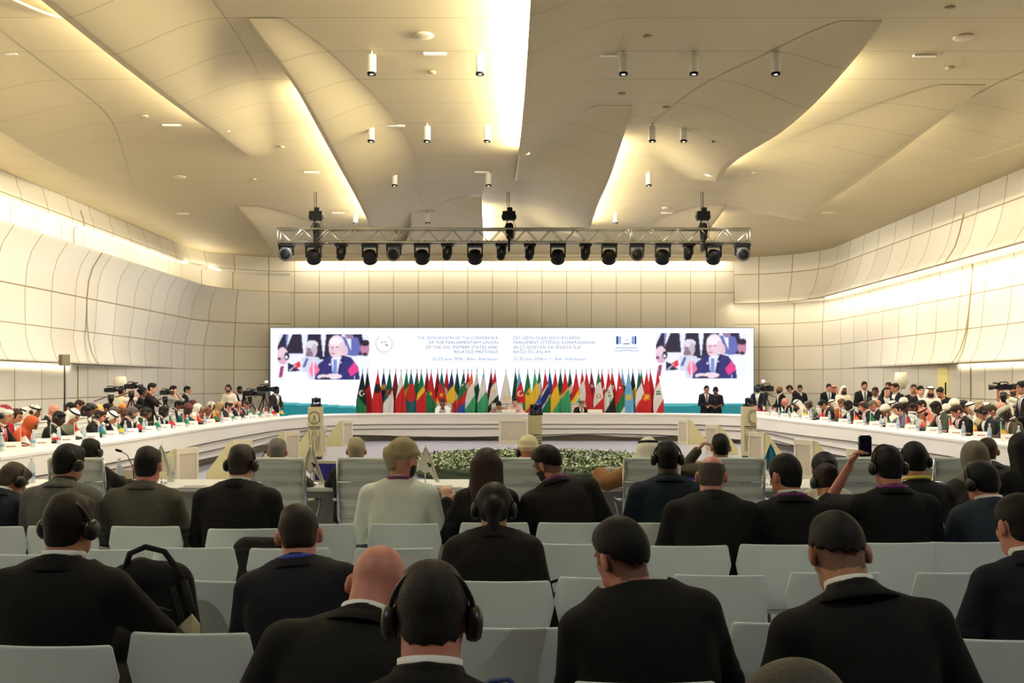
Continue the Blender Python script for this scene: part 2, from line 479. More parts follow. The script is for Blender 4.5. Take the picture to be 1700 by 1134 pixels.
def headset(p, J, root, mic=False, vert=True):
    HC, HM, hs = J['HC'], J['HM'], J['hs']
    h = lambda x, y, z: HC+(HM @ V(x, y, z))*hs
    ex = {'hijab': .018, 'ghutra': .012}.get(p.get('wear'), .004)
    mb = MB()
    tilt = p.get('hst', 0.0)      # band slides to the back of the head
    pts = []
    for a in np.linspace(-.12, math.pi+.12, 26):
        x = math.cos(a)*(.090+ex); z = math.sin(a)*(.117+ex)
        y = -.012-tilt*math.sin(a)*.13; z = z-(.34*tilt*math.sin(a))*.13-.008
        pts.append(h(x, y, z))
    rb = .0062
    mb.tube(pts, rb, 8)
    o = mb.obj('headset', mat('headset_black', (16, 16, 18), rough=.35), root)
    for sg in (-1, 1):
        c = MB(); M4 = (HM @ ry(sg*math.pi/2))
        c.lathe([(.022, -.012), (.036, -.010), (.040, .0), (.040, .012), (.033, .022), (.010, .026)], h(sg*(.082+ex), -.008, -.014), 20, M4)
        c.obj('ear_cup', mat('headset_black', (16, 16, 18)), o)
    if mic:
        c = MB(); c.tube([h(-.1, 0, -.03), h(-.105, .05, -.06), h(-.07, .10, -.075)], .003, 6); c.obj('microphone_boom', mat('headset_black', (16, 16, 18)), o)
    return o

def build_jacket(p, J, vox):
    """outer garment; style suit, tee, thobe, robe"""
    D = Sdf(); s, w = J['s'], J['w']*p.get('bulk', 1.0); sty = p.get('style', 'suit')
    M1, M2, N, H, mid = J['M1'], J['M2'], J['N'], J['H'], J['mid']
    f1 = M1 @ V(0, 1, 0); f2 = M2 @ V(0, 1, 0)
    g = {'suit': .012, 'tee': .002, 'thobe': .014, 'robe': .03}[sty]
    hem = H-(M1 @ V(0, 0, .03))
    D.cone(hem, mid, (.168+g)*w, (.152+g)*w, k=.06, flat=f1, ratio=.70)
    D.cone(mid, N-(M2 @ V(0, 0, .155*s)), (.152+g)*w, (.172+g)*w, k=.06, flat=f2, ratio=.64)
    D.cone(N+(M2 @ V(-.11*w, .004, -.135)), N+(M2 @ V(.11*w, .004, -.135)), .072+g, .072+g, k=.05, flat=f2, ratio=.95)
    for sg in (-1, 1): D.ell(N+(M2 @ V(sg*.075*w, -.055, -.14)), (.075*w, .042, .10), M2, k=.05)
    for n, sg in (('L', -1), ('R', 1)):
        Sx, E, W = J['S'+n], J['E'+n], J['W'+n]
        nk = N+(M2 @ V(sg*.045, -.008, -.012))
        D.cone(nk, Sx+(M2 @ V(0, 0, .008)), .036+g, .046+g, k=.04)
        ar = .056+g*.8
        D.cone(Sx, E, ar*min(w, 1.12)+.004, ar*.86, k=.03)
        if sty == 'tee' or (n == 'L' and p.get('bare')):
            D.cone(E, E+(W-E)*.12, ar*.86, ar*.7, k=.02) if sty != 'tee' else None
        else:
            e2 = W-(W-E).normalized()*.005
            D.cone(E, e2, ar*.86, (.032+g) if sty != 'robe' else .07, k=.02)
            if sty == 'suit':
                for kk in range(2):
                    q = E+(Sx-E)*(.12+.16*kk); d = (Sx-E).normalized()
                    D.ell(q+V(0, -.01, 0), (ar*.92, ar*.92, .018), k=.02)
    if sty in ('robe', 'thobe'):
        for n in 'LR':
            D.cone(J['T'+n], J['K'+n], .11, .09, k=.06)
            if sty == 'thobe' or J['st']: D.cone(J['K'+n], J['A'+n], .09, .085, k=.06)
    elif J['st']:
        for n in 'LR': D.cone(H, J['T'+n]+V(0, 0, -.10), .12, .095, k=.06)
    # collar
    cz = N+(M2 @ V(0, -.012, .012))
    if sty == 'suit' or sty == 'tee': D.cone(N+(M2 @ V(0, 0, -.05)), cz, .085, .074 if sty == 'suit' else .066, k=.03)
    else: D.cone(N+(M2 @ V(0, 0, -.05)), cz+M2 @ V(0, 0, .01), .085, .072, k=.03)
    nn = np.array(M2 @ V(0, .38, .92)); c0 = np.array(N+(M2 @ V(0, 0, .018 if sty != 'tee' else .0)))
    r2 = .30
    D.cut(lambda X, Y, Z: np.where((X-c0[0])**2+(Y-c0[1])**2 < .115**2, (X-c0[0])*nn[0]+(Y-c0[1])*nn[1]+(Z-c0[2])*nn[2], -1).astype(np.float32))
    if not J['st']:
        zc = p.get('seat', .45)+.012
        if sty == 'suit' or sty == 'tee': D.cut(lambda X, Y, Z: zc-Z)
    me, pts, q = D.mesh(vox, 'jacket')
    ctr = pts[q].mean(1); rel = (ctr-np.array(N)) @ np.array(M2)
    mi = np.zeros(len(q), np.int32)
    if sty == 'suit' and not p.get('closed'):
        dn = -rel[:, 2]
        v = (rel[:, 1] > .03) & (dn > -.03) & (dn < .34) & (np.abs(rel[:, 0]) < .075*(1-dn/.34))
        mi[v] = 1
        if p.get('tie'): mi[v & (np.abs(rel[:, 0]) < .021) & (rel[:, 1] > .03)] = 2
    if sty == 'robe' and p.get('trim'):
        dn = -rel[:, 2]
        v = (rel[:, 1] > .02) & (np.abs(np.abs(rel[:, 0])-(.05+.0*dn)) < .018)
        mi[v | ((rel[:, 2] > -.045) & (np.abs(rel[:, 0]) < .125))] = 2
        mi[(rel[:, 1] > .02) & (np.abs(rel[:, 0]) < .034)] = 1
    me.polygons.foreach_set('material_index', mi)
    return me

def build_trousers(p, J, vox):
    D = Sdf(); w = J['w']
    D.ell(J['H']-V(0, 0, .0), (.17*w, .135, .11), None, k=.04)
    for n in 'LR':
        D.cone(J['T'+n], J['K'+n], .094*w, .070, k=.03); D.cone(J['K'+n], J['A'+n]+V(0, 0, .0), .068, .056, k=.02)
    D.cut(lambda X, Y, Z: .07-Z)
    me, _, _ = D.mesh(vox, 'trousers')
    return me
def build_shoes(p, J, vox):
    D = Sdf()
    for n in 'LR':
        A = J['A'+n]; d = V(0, 1, -.0) if A.z < .2 else V(.2, .9, .3)
        b = A-V(0, 0, .045)
        D.cone(b-d*.03, b+d*.15, .042, .036, k=.02, flat=V(0, 0, 1), ratio=.85)
        D.cone(b, A+V(0, 0, .02), .045, .045, k=.02)
    D.cut(lambda X, Y, Z: -Z+.002) if J['AL'].z < .2 else None
    return D.mesh(vox, 'shoes')[0]

_cache = {}
_jk = ('stand', 's', 'w', 'lean', 'side', 'seat', 'hp', 'hy', 'hr', 'armL', 'armR', 'cross', 'hs', 'curl', 'fem', 'hint')
def key(p, extra): return repr([p.get(k) for k in _jk])+repr([p.get(k) for k in extra])
NPEOPLE = 0
def person(label, p, loc, yaw=0.0, vox=.011, group=None, lower=True):
    global NPEOPLE
    NPEOPLE += 1
    J = skeleton(p)
    root = thing('person', label, 'person', loc, yaw, group)
    k = key(p, ('beard', 'fade'))+'b%.3f' % vox
    if k not in _cache: _cache[k] = build_body(p, J, vox)
    hc = p.get('haircol', (22, 18, 16))
    hm = mat('hair_%d_%d_%d' % tuple(hc), tuple(int(c*.72) for c in hc), rough=.6, var=.3, scale=120, bump=.25, spec=.25)
    sk = p.get('skin', 'tan'); S = SKINS[sk]
    stub = tuple(int(S[i]*.55+hc[i]*.30) for i in range(3))
    fade = tuple(int(S[i]*.60+hc[i]*.25) for i in range(3))
    mobj('body', _cache[k], [skin_mat(sk), mat('brow_dark', (28, 20, 18)), mat('lips', (150, 84, 76)) if sk != 'dark' else mat('lips_dark', (70, 40, 38)),
                            mat('beard_'+sk+str(hc[0]), p.get('beardcol', tuple(int(c*.8+S[i]*.12) for i, c in enumerate(hc))), rough=.8), mat('stubble_'+sk+str(hc[0]), fade, rough=.7)], root)
    if p.get('hair'):
        k = key(p, ('hair', 'hthick', 'bald', 'lo'))+'h%.3f' % vox
        if k not in _cache: _cache[k] = hair_mesh(p, J, vox*.8)
        mobj('hair', _cache[k], hm, root)
    col = p.get('col', (20, 19, 20)); sty = p.get('style', 'suit')
    k = key(p, ('style', 'bulk', 'tie', 'trim', 'closed', 'bare'))+'j%.3f' % vox
    if k not in _cache: _cache[k] = build_jacket(p, J, vox)
    cm = mat('cloth_%d_%d_%d' % tuple(col), col, rough=.85, var=.15, scale=9, bump=1.0, spec=.3)
    sh = p.get('shirt', (236, 236, 232)); tc = p.get('tie') or (150, 24, 34)
    if tc is True: tc = (150, 24, 34)
    nm = {'suit': 'jacket', 'tee': 't_shirt', 'thobe': 'long_white_robe' if min(col) > 150 else 'robe', 'robe': 'robe'}[sty]
    if p.get('fem') and sty == 'thobe': nm = 'dress'
    mobj(nm, _cache[k], [cm, mat('shirt_%d_%d_%d' % tuple(sh), sh, rough=.8), mat('tie_%d_%d_%d' % tuple(tc), tc, rough=.6)], root)
    if sty == 'suit' and p.get('collar', True) and not p.get('closed'):
        mb = MB(); M2, N = J['M2'], J['N']
        rows = []
        r0 = (.066 if not p.get('fem') else .06)*p.get('w', 1.0)**.5
        cc = V(0, 0, 0); ndir = (J['hb']-N).normalized()
        for z, r in ((.018, r0+.001), (.046, r0+.002)):
            rows.append([N+(M2 @ V(math.cos(a)*r, math.sin(a)*r*1.05+.35*z-.004, z+.014-.030*max(0, math.sin(a)))) for a in np.linspace(-math.pi*1.5, math.pi*.5, 29)])
        mb.grid(rows)
        solid(mb.obj('shirt_collar', mat('shirt_%d_%d_%d' % tuple(sh), sh), root), .005)
    if sty == 'suit' and vox < .0105:
        mb = MB(); M2, N = J['M2'], J['N']; rows = []
        for z, rr in ((.026, .069), (.030, .074), (.006, .086), (-.026, .102)):
            rows.append([N+(M2 @ V(math.cos(a)*rr*(1+.25*(z < 0)*abs(math.cos(a))), math.sin(a)*rr*.98-.006+.35*z, z+.012-.055*max(0, math.sin(a)+.25))) for a in np.linspace(-math.pi*1.12, math.pi*.12, 31)])
        mb.grid(rows); o_ = mb.obj('coat_collar', cm, root); solid(o_, .005)
    if p.get('lanyard'):
        mb = MB(); M2, N = J['M2'], J['N']; lc = p['lanyard']
        rows = []
        for z in (.004, .026):
            rows.append([N+(M2 @ V(math.cos(a)*.090, math.sin(a)*.086-.004, z+.012-.034*max(0, math.sin(a)))) for a in np.linspace(-math.pi*1.25, math.pi*.25, 25)])
        mb.grid(rows)
        if p.get('badge', True):
            for sg in (-1, 1): mb.tube([N+(M2 @ V(sg*.058, .062, -.018)), N+(M2 @ V(sg*.03, .145, -.16)), N+(M2 @ V(0, .16, -.26))], .006, 5)
        solid(mb.obj('lanyard', mat('lanyard_%d_%d_%d' % tuple(lc), lc, rough=.6), root), .004)
    if lower:
        pc = p.get('pants', col if sty in ('suit',) else (24, 24, 28))
        if sty not in ('thobe', 'robe') or not J['st']:
            k = key(p, ())+'t'
            if k not in _cache: _cache[k] = build_trousers(p, J, .014)
            mobj('trousers', _cache[k], mat('cloth_%d_%d_%d' % tuple(pc), pc, rough=.9, spec=.2), root)
        k = key(p, ())+'s'
        if k not in _cache: _cache[k] = build_shoes(p, J, .010)
        mobj('shoes', _cache[k], mat('shoe_black', (16, 14, 13), rough=.3), root)
    if p.get('wear'): headwear(p['wear'], p, J, root, vox)
    if p.get('headset'): headset(p, J, root, p.get('mic'))
    return root, J

def place(label, p, px, top, Y, yaw=0.0, vox=.011, lower=True, fix=None, smin=.84, smax=1.16, group=None):
    """seat a figure so that its head stands in depth Y at image column px, crown at image row top"""
    zt = CAMZ+(HZ-top)/F*Y
    p = dict(p); p['s'] = 1.0
    ex = {'turban': .145, 'cap': .135, 'hijab': .126, 'ghutra': .124, 'flatcap': .118}.get(p.get('wear'), .122 if p.get('hair') else .113)
    for _ in range(4):
        J = skeleton(p); t = (J['HC']+(J['HM'] @ V(0, -.02, ex*.98))*J['hs']).z
        base = J['H'].z if not p.get('stand') else 0
        p['s'] = min(max(p['s']*(zt-base)/(t-base), smin), smax)
    p['s'] = round(p['s'], 3)
    J = skeleton(p); hc = rz_(yaw) @ J['HC']
    loc = ((px-850)/F*Y-hc.x, Y-hc.y, 0)
    return person(label, p, loc, yaw, vox, group, lower)
# ---------- the room
H = 6.1
XW, YB, RC = 10.6, 35.0, 2.8
def wallpath():
    """plan path from the left rear round to the right rear"""
    pts = []
    for y in np.arange(-6, YB-RC, .61): pts.append((-XW, y))
    for a in np.linspace(180, 90, 15): pts.append((-XW+RC+RC*math.cos(R(a)), YB-RC+RC*math.sin(R(a))))
    for x in np.arange(-XW+RC+.435, XW-RC, .435): pts.append((x, YB))
    for a in np.linspace(90, 0, 15): pts.append((XW-RC+RC*math.cos(R(a)), YB-RC+RC*math.sin(R(a))))
    for y in np.arange(YB-RC-.61, -6.1, -.61): pts.append((XW, y))
    return pts
def wallmat(name, nu=.0):
    m = bpy.data.materials.new(name); m.use_nodes = True; nt = m.node_tree; b = nt.nodes['Principled BSDF']
    N = nt.nodes.new; Lk = nt.links.new
    uv = N('ShaderNodeUVMap'); sep = N('ShaderNodeSeparateXYZ'); Lk(uv.outputs[0], sep.inputs[0])
    outs = []
    for i, wd in ((0, .012), (1, .014)):
        fr = N('ShaderNodeMath'); fr.operation = 'FRACT'; Lk(sep.outputs[i], fr.inputs[0])
        a = N('ShaderNodeMath'); a.operation = 'SUBTRACT'; Lk(fr.outputs[0], a.inputs[0]); a.inputs[1].default_value = .5
        ab = N('ShaderNodeMath'); ab.operation = 'ABSOLUTE'; Lk(a.outputs[0], ab.inputs[0])
        g = N('ShaderNodeMath'); g.operation = 'GREATER_THAN'; Lk(ab.outputs[0], g.inputs[0]); g.inputs[1].default_value = .5-wd
        outs.append(g)
    mx = N('ShaderNodeMath'); mx.operation = 'MAXIMUM'; Lk(outs[0].outputs[0], mx.inputs[0]); Lk(outs[1].outputs[0], mx.inputs[1])
    # slight tone change from panel to panel
    fl = N('ShaderNodeVectorMath'); fl.operation = 'FLOOR'; Lk(uv.outputs[0], fl.inputs[0])
    wn = N('ShaderNodeTexWhiteNoise'); wn.noise_dimensions = '2D'; Lk(fl.outputs[0], wn.inputs['Vector'])
    c1 = N('ShaderNodeMix'); c1.data_type = 'RGBA'
    c1.inputs[6].default_value = (*lin((220, 214, 197)), 1); c1.inputs[7].default_value = (*lin((230, 225, 209)), 1); Lk(wn.outputs['Value'], c1.inputs[0])
    c2 = N('ShaderNodeMix'); c2.data_type = 'RGBA'; Lk(mx.outputs[0], c2.inputs[0]); Lk(c1.outputs[2], c2.inputs[6]); c2.inputs[7].default_value = (*lin((150, 134, 96)), 1)
    Lk(c2.outputs[2], b.inputs['Base Color']); b.inputs['Roughness'].default_value = .45
    return m
WALLM = wallmat('wall_panels')
def vmap(z, ks):
    for i in range(len(ks)-1):
        if z <= ks[i+1]: return i+(z-ks[i])/(ks[i+1]-ks[i])
    return len(ks)-1+(z-ks[-1])/.8
def wall_strip(name, idx, prof, fade, ks, udiv):
    """sweep a wall profile (inward offset, height) along part of the path"""
    path = WP; mb = MB(); rows = []; uvs = []
    s = 0; acc = [0]
    for i in range(1, len(path)): acc.append(acc[-1]+math.dist(path[i], path[i-1]))
    for i in idx:
        x, y = path[i]
        a = path[max(i-1, 0)]; b = path[min(i+1, len(path)-1)]
        tx, ty = b[0]-a[0], b[1]-a[1]; L = math.hypot(tx, ty); nx, ny = ty/L, -tx/L
        f = fade(i)
        g_ = lambda z: 1.0 if z > 3.6 or name == 'wall_back' else min(1.0, max(0.0, (31-y)/11.0)+max(0, (z-3.0)/.6))
        rows.append([V(x+nx*o*f*g_(z), y+ny*o*f*g_(z), z) for o, z in prof]); uvs.append((acc[i], ))
    me = bpy.data.meshes.new(name)
    n = len(prof); vs = [v for r in rows for v in r]
    fs = [(i*n+j, (i+1)*n+j, (i+1)*n+j+1, i*n+j+1) for i in range(len(rows)-1) for j in range(n-1)]
    me.from_pydata(vs, [], fs); uvl = me.uv_layers.new(name='UVMap')
    u0 = uvs[0][0]
    for pol in me.polygons:
        for li in pol.loop_indices:
            vi = me.loops[li].vertex_index; i, j = divmod(vi, n)
            uvl.data[li].uv = ((uvs[i][0]-udiv[1])/udiv[0], vmap(prof[j][1], ks))
        pol.use_smooth = True
    me.update()
    o = mobj(name, me, WALLM); o['kind'] = 'structure'
    return o
WP = wallpath()
iL = [i for i, q in enumerate(WP) if q[0] < 0 and (q[1] < YB-1e-3)]; iL.append(iL[-1]+1)
iR = [i for i, q in enumerate(WP) if q[0] > 0 and (q[1] < YB-1e-3)]; iR = [iR[0]-1]+iR
iB = list(range(iL[-1], iR[0]+1))
profL = [(0, 0), (0, 2.12), (.05, 2.14), (.50, 2.15), (.44, 2.22), (.34, 2.42), (.26, 2.75), (.22, 3.2), (.22, 3.7), (.26, 4.15), (.36, 4.5), (.56, 4.82), (.60, 4.87), (.55, 4.885), (-.02, 4.9), (-.10, 4.92), (-.10, 5.42), (-.08, 5.50), (.14, 5.51), (.16, 5.55), (.12, 5.75), (.06, 5.9), (.02, 6.1)]
profR = [(0, 0), (0, 2.12), (.05, 2.14), (.44, 2.15), (.38, 2.22), (.24, 2.45), (.12, 2.85), (.05, 3.3), (.0, 3.8), (-.04, 4.2), (-.04, 4.44), (.55, 4.45), (.58, 4.50), (.50, 4.62), (.36, 4.85), (.25, 5.2), (.16, 5.6), (.10, 6.1)]
arc0L = min(i for i in iL if WP[i][1] > YB-RC-.3); arc1R = max(i for i in iR if WP[i][1] > YB-RC-.3)
def fL(i): return 1.0 if i <= arc0L+3 else max(0.0, 1-(i-arc0L-3)/(iL[-1]-arc0L-3))**.8
def fR(i): return 1.0 if i >= arc1R-4 else max(0.12, (i-iR[0])/(arc1R-4-iR[0]))**.8
KS = [-.3, .5, 1.32, 2.14, 2.94, 3.74, 4.88, 5.6, 6.4]
KR = [-.3, .5, 1.32, 2.14, 2.94, 3.74, 4.46, 5.5, 6.4]
sL = sum(math.dist(WP[i], WP[i-1]) for i in range(1, arc0L+1))
wall_strip('wall_left', iL, profL, fL, KS, (1.22, sL))
wall_strip('wall_back', iB, [(0, 0), (0, 1.3), (0, 2.2), (0, 3.55), (0, 4.86), (0, 5.6), (0, 6.05), (0, 6.1)], lambda i: 1, [-.3, 1.0, 2.2, 3.56, 4.86, 5.6, 6.4], (.87, 0.12))
wall_strip('wall_right', iR, profR, fR, KR, (1.22, .5))
# wide expansion joints of the side walls
for nm, x, prof, ps in (('trim_1', -1, profL, [WP[i] for i in iL]), ('trim_2', 1, profR, [WP[i] for i in iR])):
    mb = MB(); Yj = 24.3 if x < 0 else 23.0
    rows = [[V(x*(XW-o-.004), Yj+d, z) for o, z in prof if z < 6.05] for d in (-.035, .035)]
    mb.grid(rows); o = mb.obj(nm, mat('joint_gold', (150, 132, 84), rough=.4), fix=False); o['kind'] = 'structure'
mb = MB(); mb.grid([[V(-XW, -6, z), V(XW, -6, z)] for z in (0, H)]); o = mb.obj('wall_rear', mat('rear_wall', (150, 140, 116))); o['kind'] = 'structure'

# floor
fm = mat('floor_sheen', (176, 176, 192), rough=.22, var=.05, scale=2.0, spec=.45)
mb = MB(); mb.grid([[V(-XW, y, 0), V(XW, y, 0)] for y in (-6, YB)]); o = mb.obj('floor', fm); o['kind'] = 'structure'

# ceiling
def ceilmat():
    m = bpy.data.materials.new('ceiling_panels'); m.use_nodes = True; nt = m.node_tree; b = nt.nodes['Principled BSDF']
    N = nt.nodes.new; Lk = nt.links.new
    g = N('ShaderNodeNewGeometry'); sep = N('ShaderNodeSeparateXYZ'); Lk(g.outputs['Position'], sep.inputs[0])
    a = N('ShaderNodeMath'); a.operation = 'MULTIPLY_ADD'; Lk(sep.outputs[1], a.inputs[0]); a.inputs[1].default_value = 1/1.22; a.inputs[2].default_value = -.84+.5
    fr = N('ShaderNodeMath'); fr.operation = 'FRACT'; Lk(a.outputs[0], fr.inputs[0])
    s = N('ShaderNodeMath'); s.operation = 'SUBTRACT'; Lk(fr.outputs[0], s.inputs[0]); s.inputs[1].default_value = .5
    ab = N('ShaderNodeMath'); ab.operation = 'ABSOLUTE'; Lk(s.outputs[0], ab.inputs[0])
    lt = N('ShaderNodeMath'); lt.operation = 'LESS_THAN'; Lk(ab.outputs[0], lt.inputs[0]); lt.inputs[1].default_value = .0055
    no = N('ShaderNodeTexNoise'); no.inputs['Scale'].default_value = .35; Lk(g.outputs['Position'], no.inputs['Vector'])
    c1 = N('ShaderNodeMix'); c1.data_type = 'RGBA'; Lk(no.outputs['Fac'], c1.inputs[0])
    c1.inputs[6].default_value = (*lin((177, 163, 124)), 1); c1.inputs[7].default_value = (*lin((186, 173, 135)), 1)
    c2 = N('ShaderNodeMix'); c2.data_type = 'RGBA'; Lk(lt.outputs[0], c2.inputs[0]); Lk(c1.outputs[2], c2.inputs[6]); c2.inputs[7].default_value = (*lin((130, 112, 76)), 1)
    Lk(c2.outputs[2], b.inputs['Base Color']); b.inputs['Roughness'].default_value = .55
    return m
CM = ceilmat()
mb = MB(); mb.grid([[V(x, y, H) for x in np.linspace(-XW-.15, XW+.15, 5)] for y in (-6, 10, YB+.1)]); o = mb.obj('ceiling', CM, fix=False); o['kind'] = 'structure'
def smooth(t): t = min(max(t, 0), 1); return t*t*(3-2*t)
NL = 0
def area(name, loc, size, energy, color, direction):
    l = bpy.data.lights.new(name, 'AREA'); l.shape = 'RECTANGLE'; l.size, l.size_y = size; l.energy = energy; l.color = color
    o = bpy.data.objects.new(name, l); COL.objects.link(o); o.location = loc
    o.rotation_euler = Vector(direction).to_track_quat('-Z', 'Y').to_euler()
    return o
WARM = (1.0, .88, .66)
def petal(i, side, pts, d, w, e, taper=(.6, .6), ib=.2, col=WARM):
    """a ceiling sheet that curls down to a lip; side = way the slot opens; pts = lip points (x, y)"""
    pts = [Vector((a, b)) for a, b in pts]; n = 44; lip = []
    L = [0]
    for k in range(1, len(pts)): L.append(L[-1]+(pts[k]-pts[k-1]).length)
    for k in range(n+1):
        t = L[-1]*k/n; j = max(q for q in range(len(L)-1) if L[q] <= t+1e-6)
        # catmull-rom between the lip points
        f = (t-L[j])/(L[j+1]-L[j]); p0 = pts[max(j-1, 0)]; p1 = pts[j]; p2 = pts[j+1]; p3 = pts[min(j+2, len(pts)-1)]
        q = .5*((2*p1)+(-p0+p2)*f+(2*p0-5*p1+4*p2-p3)*f*f+(-p0+3*p1-3*p2+p3)*f**3)
        lip.append(q)
    rows = []; dd = []
    for k, q in enumerate(lip):
        v = k/n
        tp = 1.0
        if v < taper[0]: tp = math.sin(math.pi/2*v/taper[0]) if taper[0] else 1
        if v > 1-taper[1]: tp = min(tp, math.sin(math.pi/2*(1-v)/taper[1]))
        D = d*tp; dd.append(D); r = []
        W = w*(.32+.68*tp)
        r.append(V(q.x-side*.05, q.y, H-D+.035)); r.append(V(q.x-side*.008, q.y, H-D+.02))
        for u in np.linspace(0, 1, 15):
            r.append(V(q.x-side*W*u, q.y, H-.006-D*(1-smooth(u))**1.15*(1-.12*math.sin(math.pi*u))))
        rows.append(r)
    mb = MB(); mb.grid(rows); o = mb.obj('ceiling.%03d' % i, CM, fix=False); o['kind'] = 'structure'
    if e:
        seg = 6
        for s in range(seg):
            a, b = int(n*(s+.0)/seg), int(n*(s+1.)/seg)
            qa, qb = lip[a], lip[b]; D = dd[(a+b)//2]
            if min(dd[a], dd[b]) < (.26 if i == 8 else .17): continue
            c = (qa+qb)/2; ln = (qb-qa).length
            up = .5
            l = area('cove_light', (c.x-side*ib, c.y, H-D*.45), (ln, .06), e*ln, col, (side, 0, up))
            # keep the long side along the lip
            z = -Vector((side, 0, up)).normalized(); x = Vector((qb.x-qa.x, qb.y-qa.y, 0)).normalized(); y = z.cross(x).normalized(); x = y.cross(z)
            l.rotation_euler = Matrix((x, y, z)).transposed().to_euler()
LE = 46
petal(1, -1, [(-4.75, 5.0), (-4.85, 9), (-4.86, 13), (-4.95, 16.3), (-5.08, 19.3)], .45, 1.4, LE, (.0, .55))
petal(2, -1, [(-3.2, 12.0), (-3.08, 14.5), (-3.2, 19), (-3.5, 24), (-3.95, 29.5)], .46, 1.3, LE, (.45, .3))
petal(3, -1, [(.24, 4), (.2, 9), (.17, 14), (.12, 18), (.07, 21.7)], .42, 1.25, LE*1.9, (.0, .6))
petal(4, 1, [(1.9, 15.8), (1.88, 18), (1.85, 21), (1.95, 25), (2.1, 29.5)], .55, 1.7, LE, (.35, .3))
petal(5, 1, [(4.5, 12.1), (4.42, 13.5), (4.2, 15.5), (3.95, 18), (4.46, 21.7)], .50, 1.6, LE, (.4, .5))
petal(6, 1, [(7.0, 14.7), (6.9, 17), (6.9, 20), (7.1, 23), (7.6, 26.3)], .40, 2.2, LE*.25, (.5, .2))
petal(7, 1, [(9.0, 12.0), (8.9, 15), (8.65, 18), (8.6, 21.7)], .35, 1.8, LE*.3, (.3, .6))
petal(8, -1, [(-8.0, 8), (-8.25, 13.5), (-8.4, 16.2), (-8.8, 18.8), (-9.2, 22.4)], .34, 1.8, LE*.9, (.0, .5), ib=.34)
petal(9, -1, [(-6.85, 24.8), (-6.9, 27), (-7.3, 30), (-8.0, 33.5)], .35, 1.5, 0, (.4, .3))
petal(10, 1, [(-.72, 23.5), (-.75, 26), (-.85, 29), (-1.0, 32)], .40, 1.3, LE*.9, (.3, .2), col=(1, .9, .75))
petal(11, 1, [(5.3, 24.6), (5.3, 27), (5.5, 30), (5.9, 33)], .35, 1.5, LE*.4, (.4, .3))
petal(12, -1, [(-2.6, 25.5), (-2.9, 28), (-3.6, 31.5), (-4.2, 34)], .25, 1.6, 0, (.5, .3))
petal(13, 1, [(-6.2, 2), (-6.0, 6), (-5.6, 9.5), (-5.42, 12)], .3, .9, 0, (.0, .3))

# wall cove lights
def run_lights(name, pts, z, off, dirz, e, col=WARM, seg=3.3, wid=.06, back=0):
    # light bars along wall path
    acc = 0; a = pts[0]
    for b in pts[1:]:
        if math.dist(a, b) >= seg or b is pts[-1]:
            tx, ty = b[0]-a[0], b[1]-a[1]; L = math.hypot(tx, ty)
            if L < .2: break
            nx, ny = ty/L, -tx/L
            c = ((a[0]+b[0])/2+nx*off, (a[1]+b[1])/2+ny*off, z)
            d = Vector((nx*back, ny*back, dirz)).normalized()
            l = area(name, c, (L*.96, wid), e*L, col, d)
            zz = -d; x = Vector((tx/L, ty/L, 0)); y = zz.cross(x).normalized(); x = y.cross(zz)
            l.rotation_euler = Matrix((x, y, zz)).transposed().to_euler()
            a = b
pl = [WP[i] for i in iL if WP[i][1] > 5][:-8]; pr = [WP[i] for i in iR if WP[i][1] > 5]
run_lights('cove_light', pl, 4.93, .30, 1, 4.8, back=-.35)
run_lights('cove_light', pl, 5.50, .05, 1, 5, back=.4)
run_lights('cove_light', pr, 4.43, .28, -1, 4.6, (1, .86, .62), back=-.45)
run_lights('cove_light', [q for q in pl if q[1] < 24], 2.13, .12, -1, 9, back=-.4)
run_lights('cove_light', [q for q in pr if q[1] < 24], 2.13, .10, -1, 9, (1, .88, .66), back=-.4)
# slot over the back wall
mb = MB(); mb.box((0, YB-.55, H-.10), (15.6, .05, .20)); mb.box((0, YB-.7, H-.04), (15.6, .35, .08)); o = mb.obj('trim_3', mat('trim_cream', (214, 202, 170))); o['kind'] = 'structure'
area('cove_light', (0, YB-.35, H-.06), (15.2, .1), 150, WARM, (0, .35, -1))
# bright light line of the right-hand cove
for nm, pts, z, off in (('trim_4', [WP[i] for i in iR[14:] if WP[i][1] > 2], 4.436, .43),):
    mb = MB(); rows = []
    for k in range(len(pts)):
        a = pts[max(k-1, 0)]; b = pts[min(k+1, len(pts)-1)]; L = math.dist(a, b); nx, ny = (b[1]-a[1])/L, -(b[0]-a[0])/L
        rows.append([V(pts[k][0]+nx*o_, pts[k][1]+ny*o_, z) for o_ in (off-.06, off+.06)])
    mb.grid(rows); o = mb.obj(nm, mat('light_strip', (255, 240, 205), emis=9, var=0)); o['kind'] = 'structure'

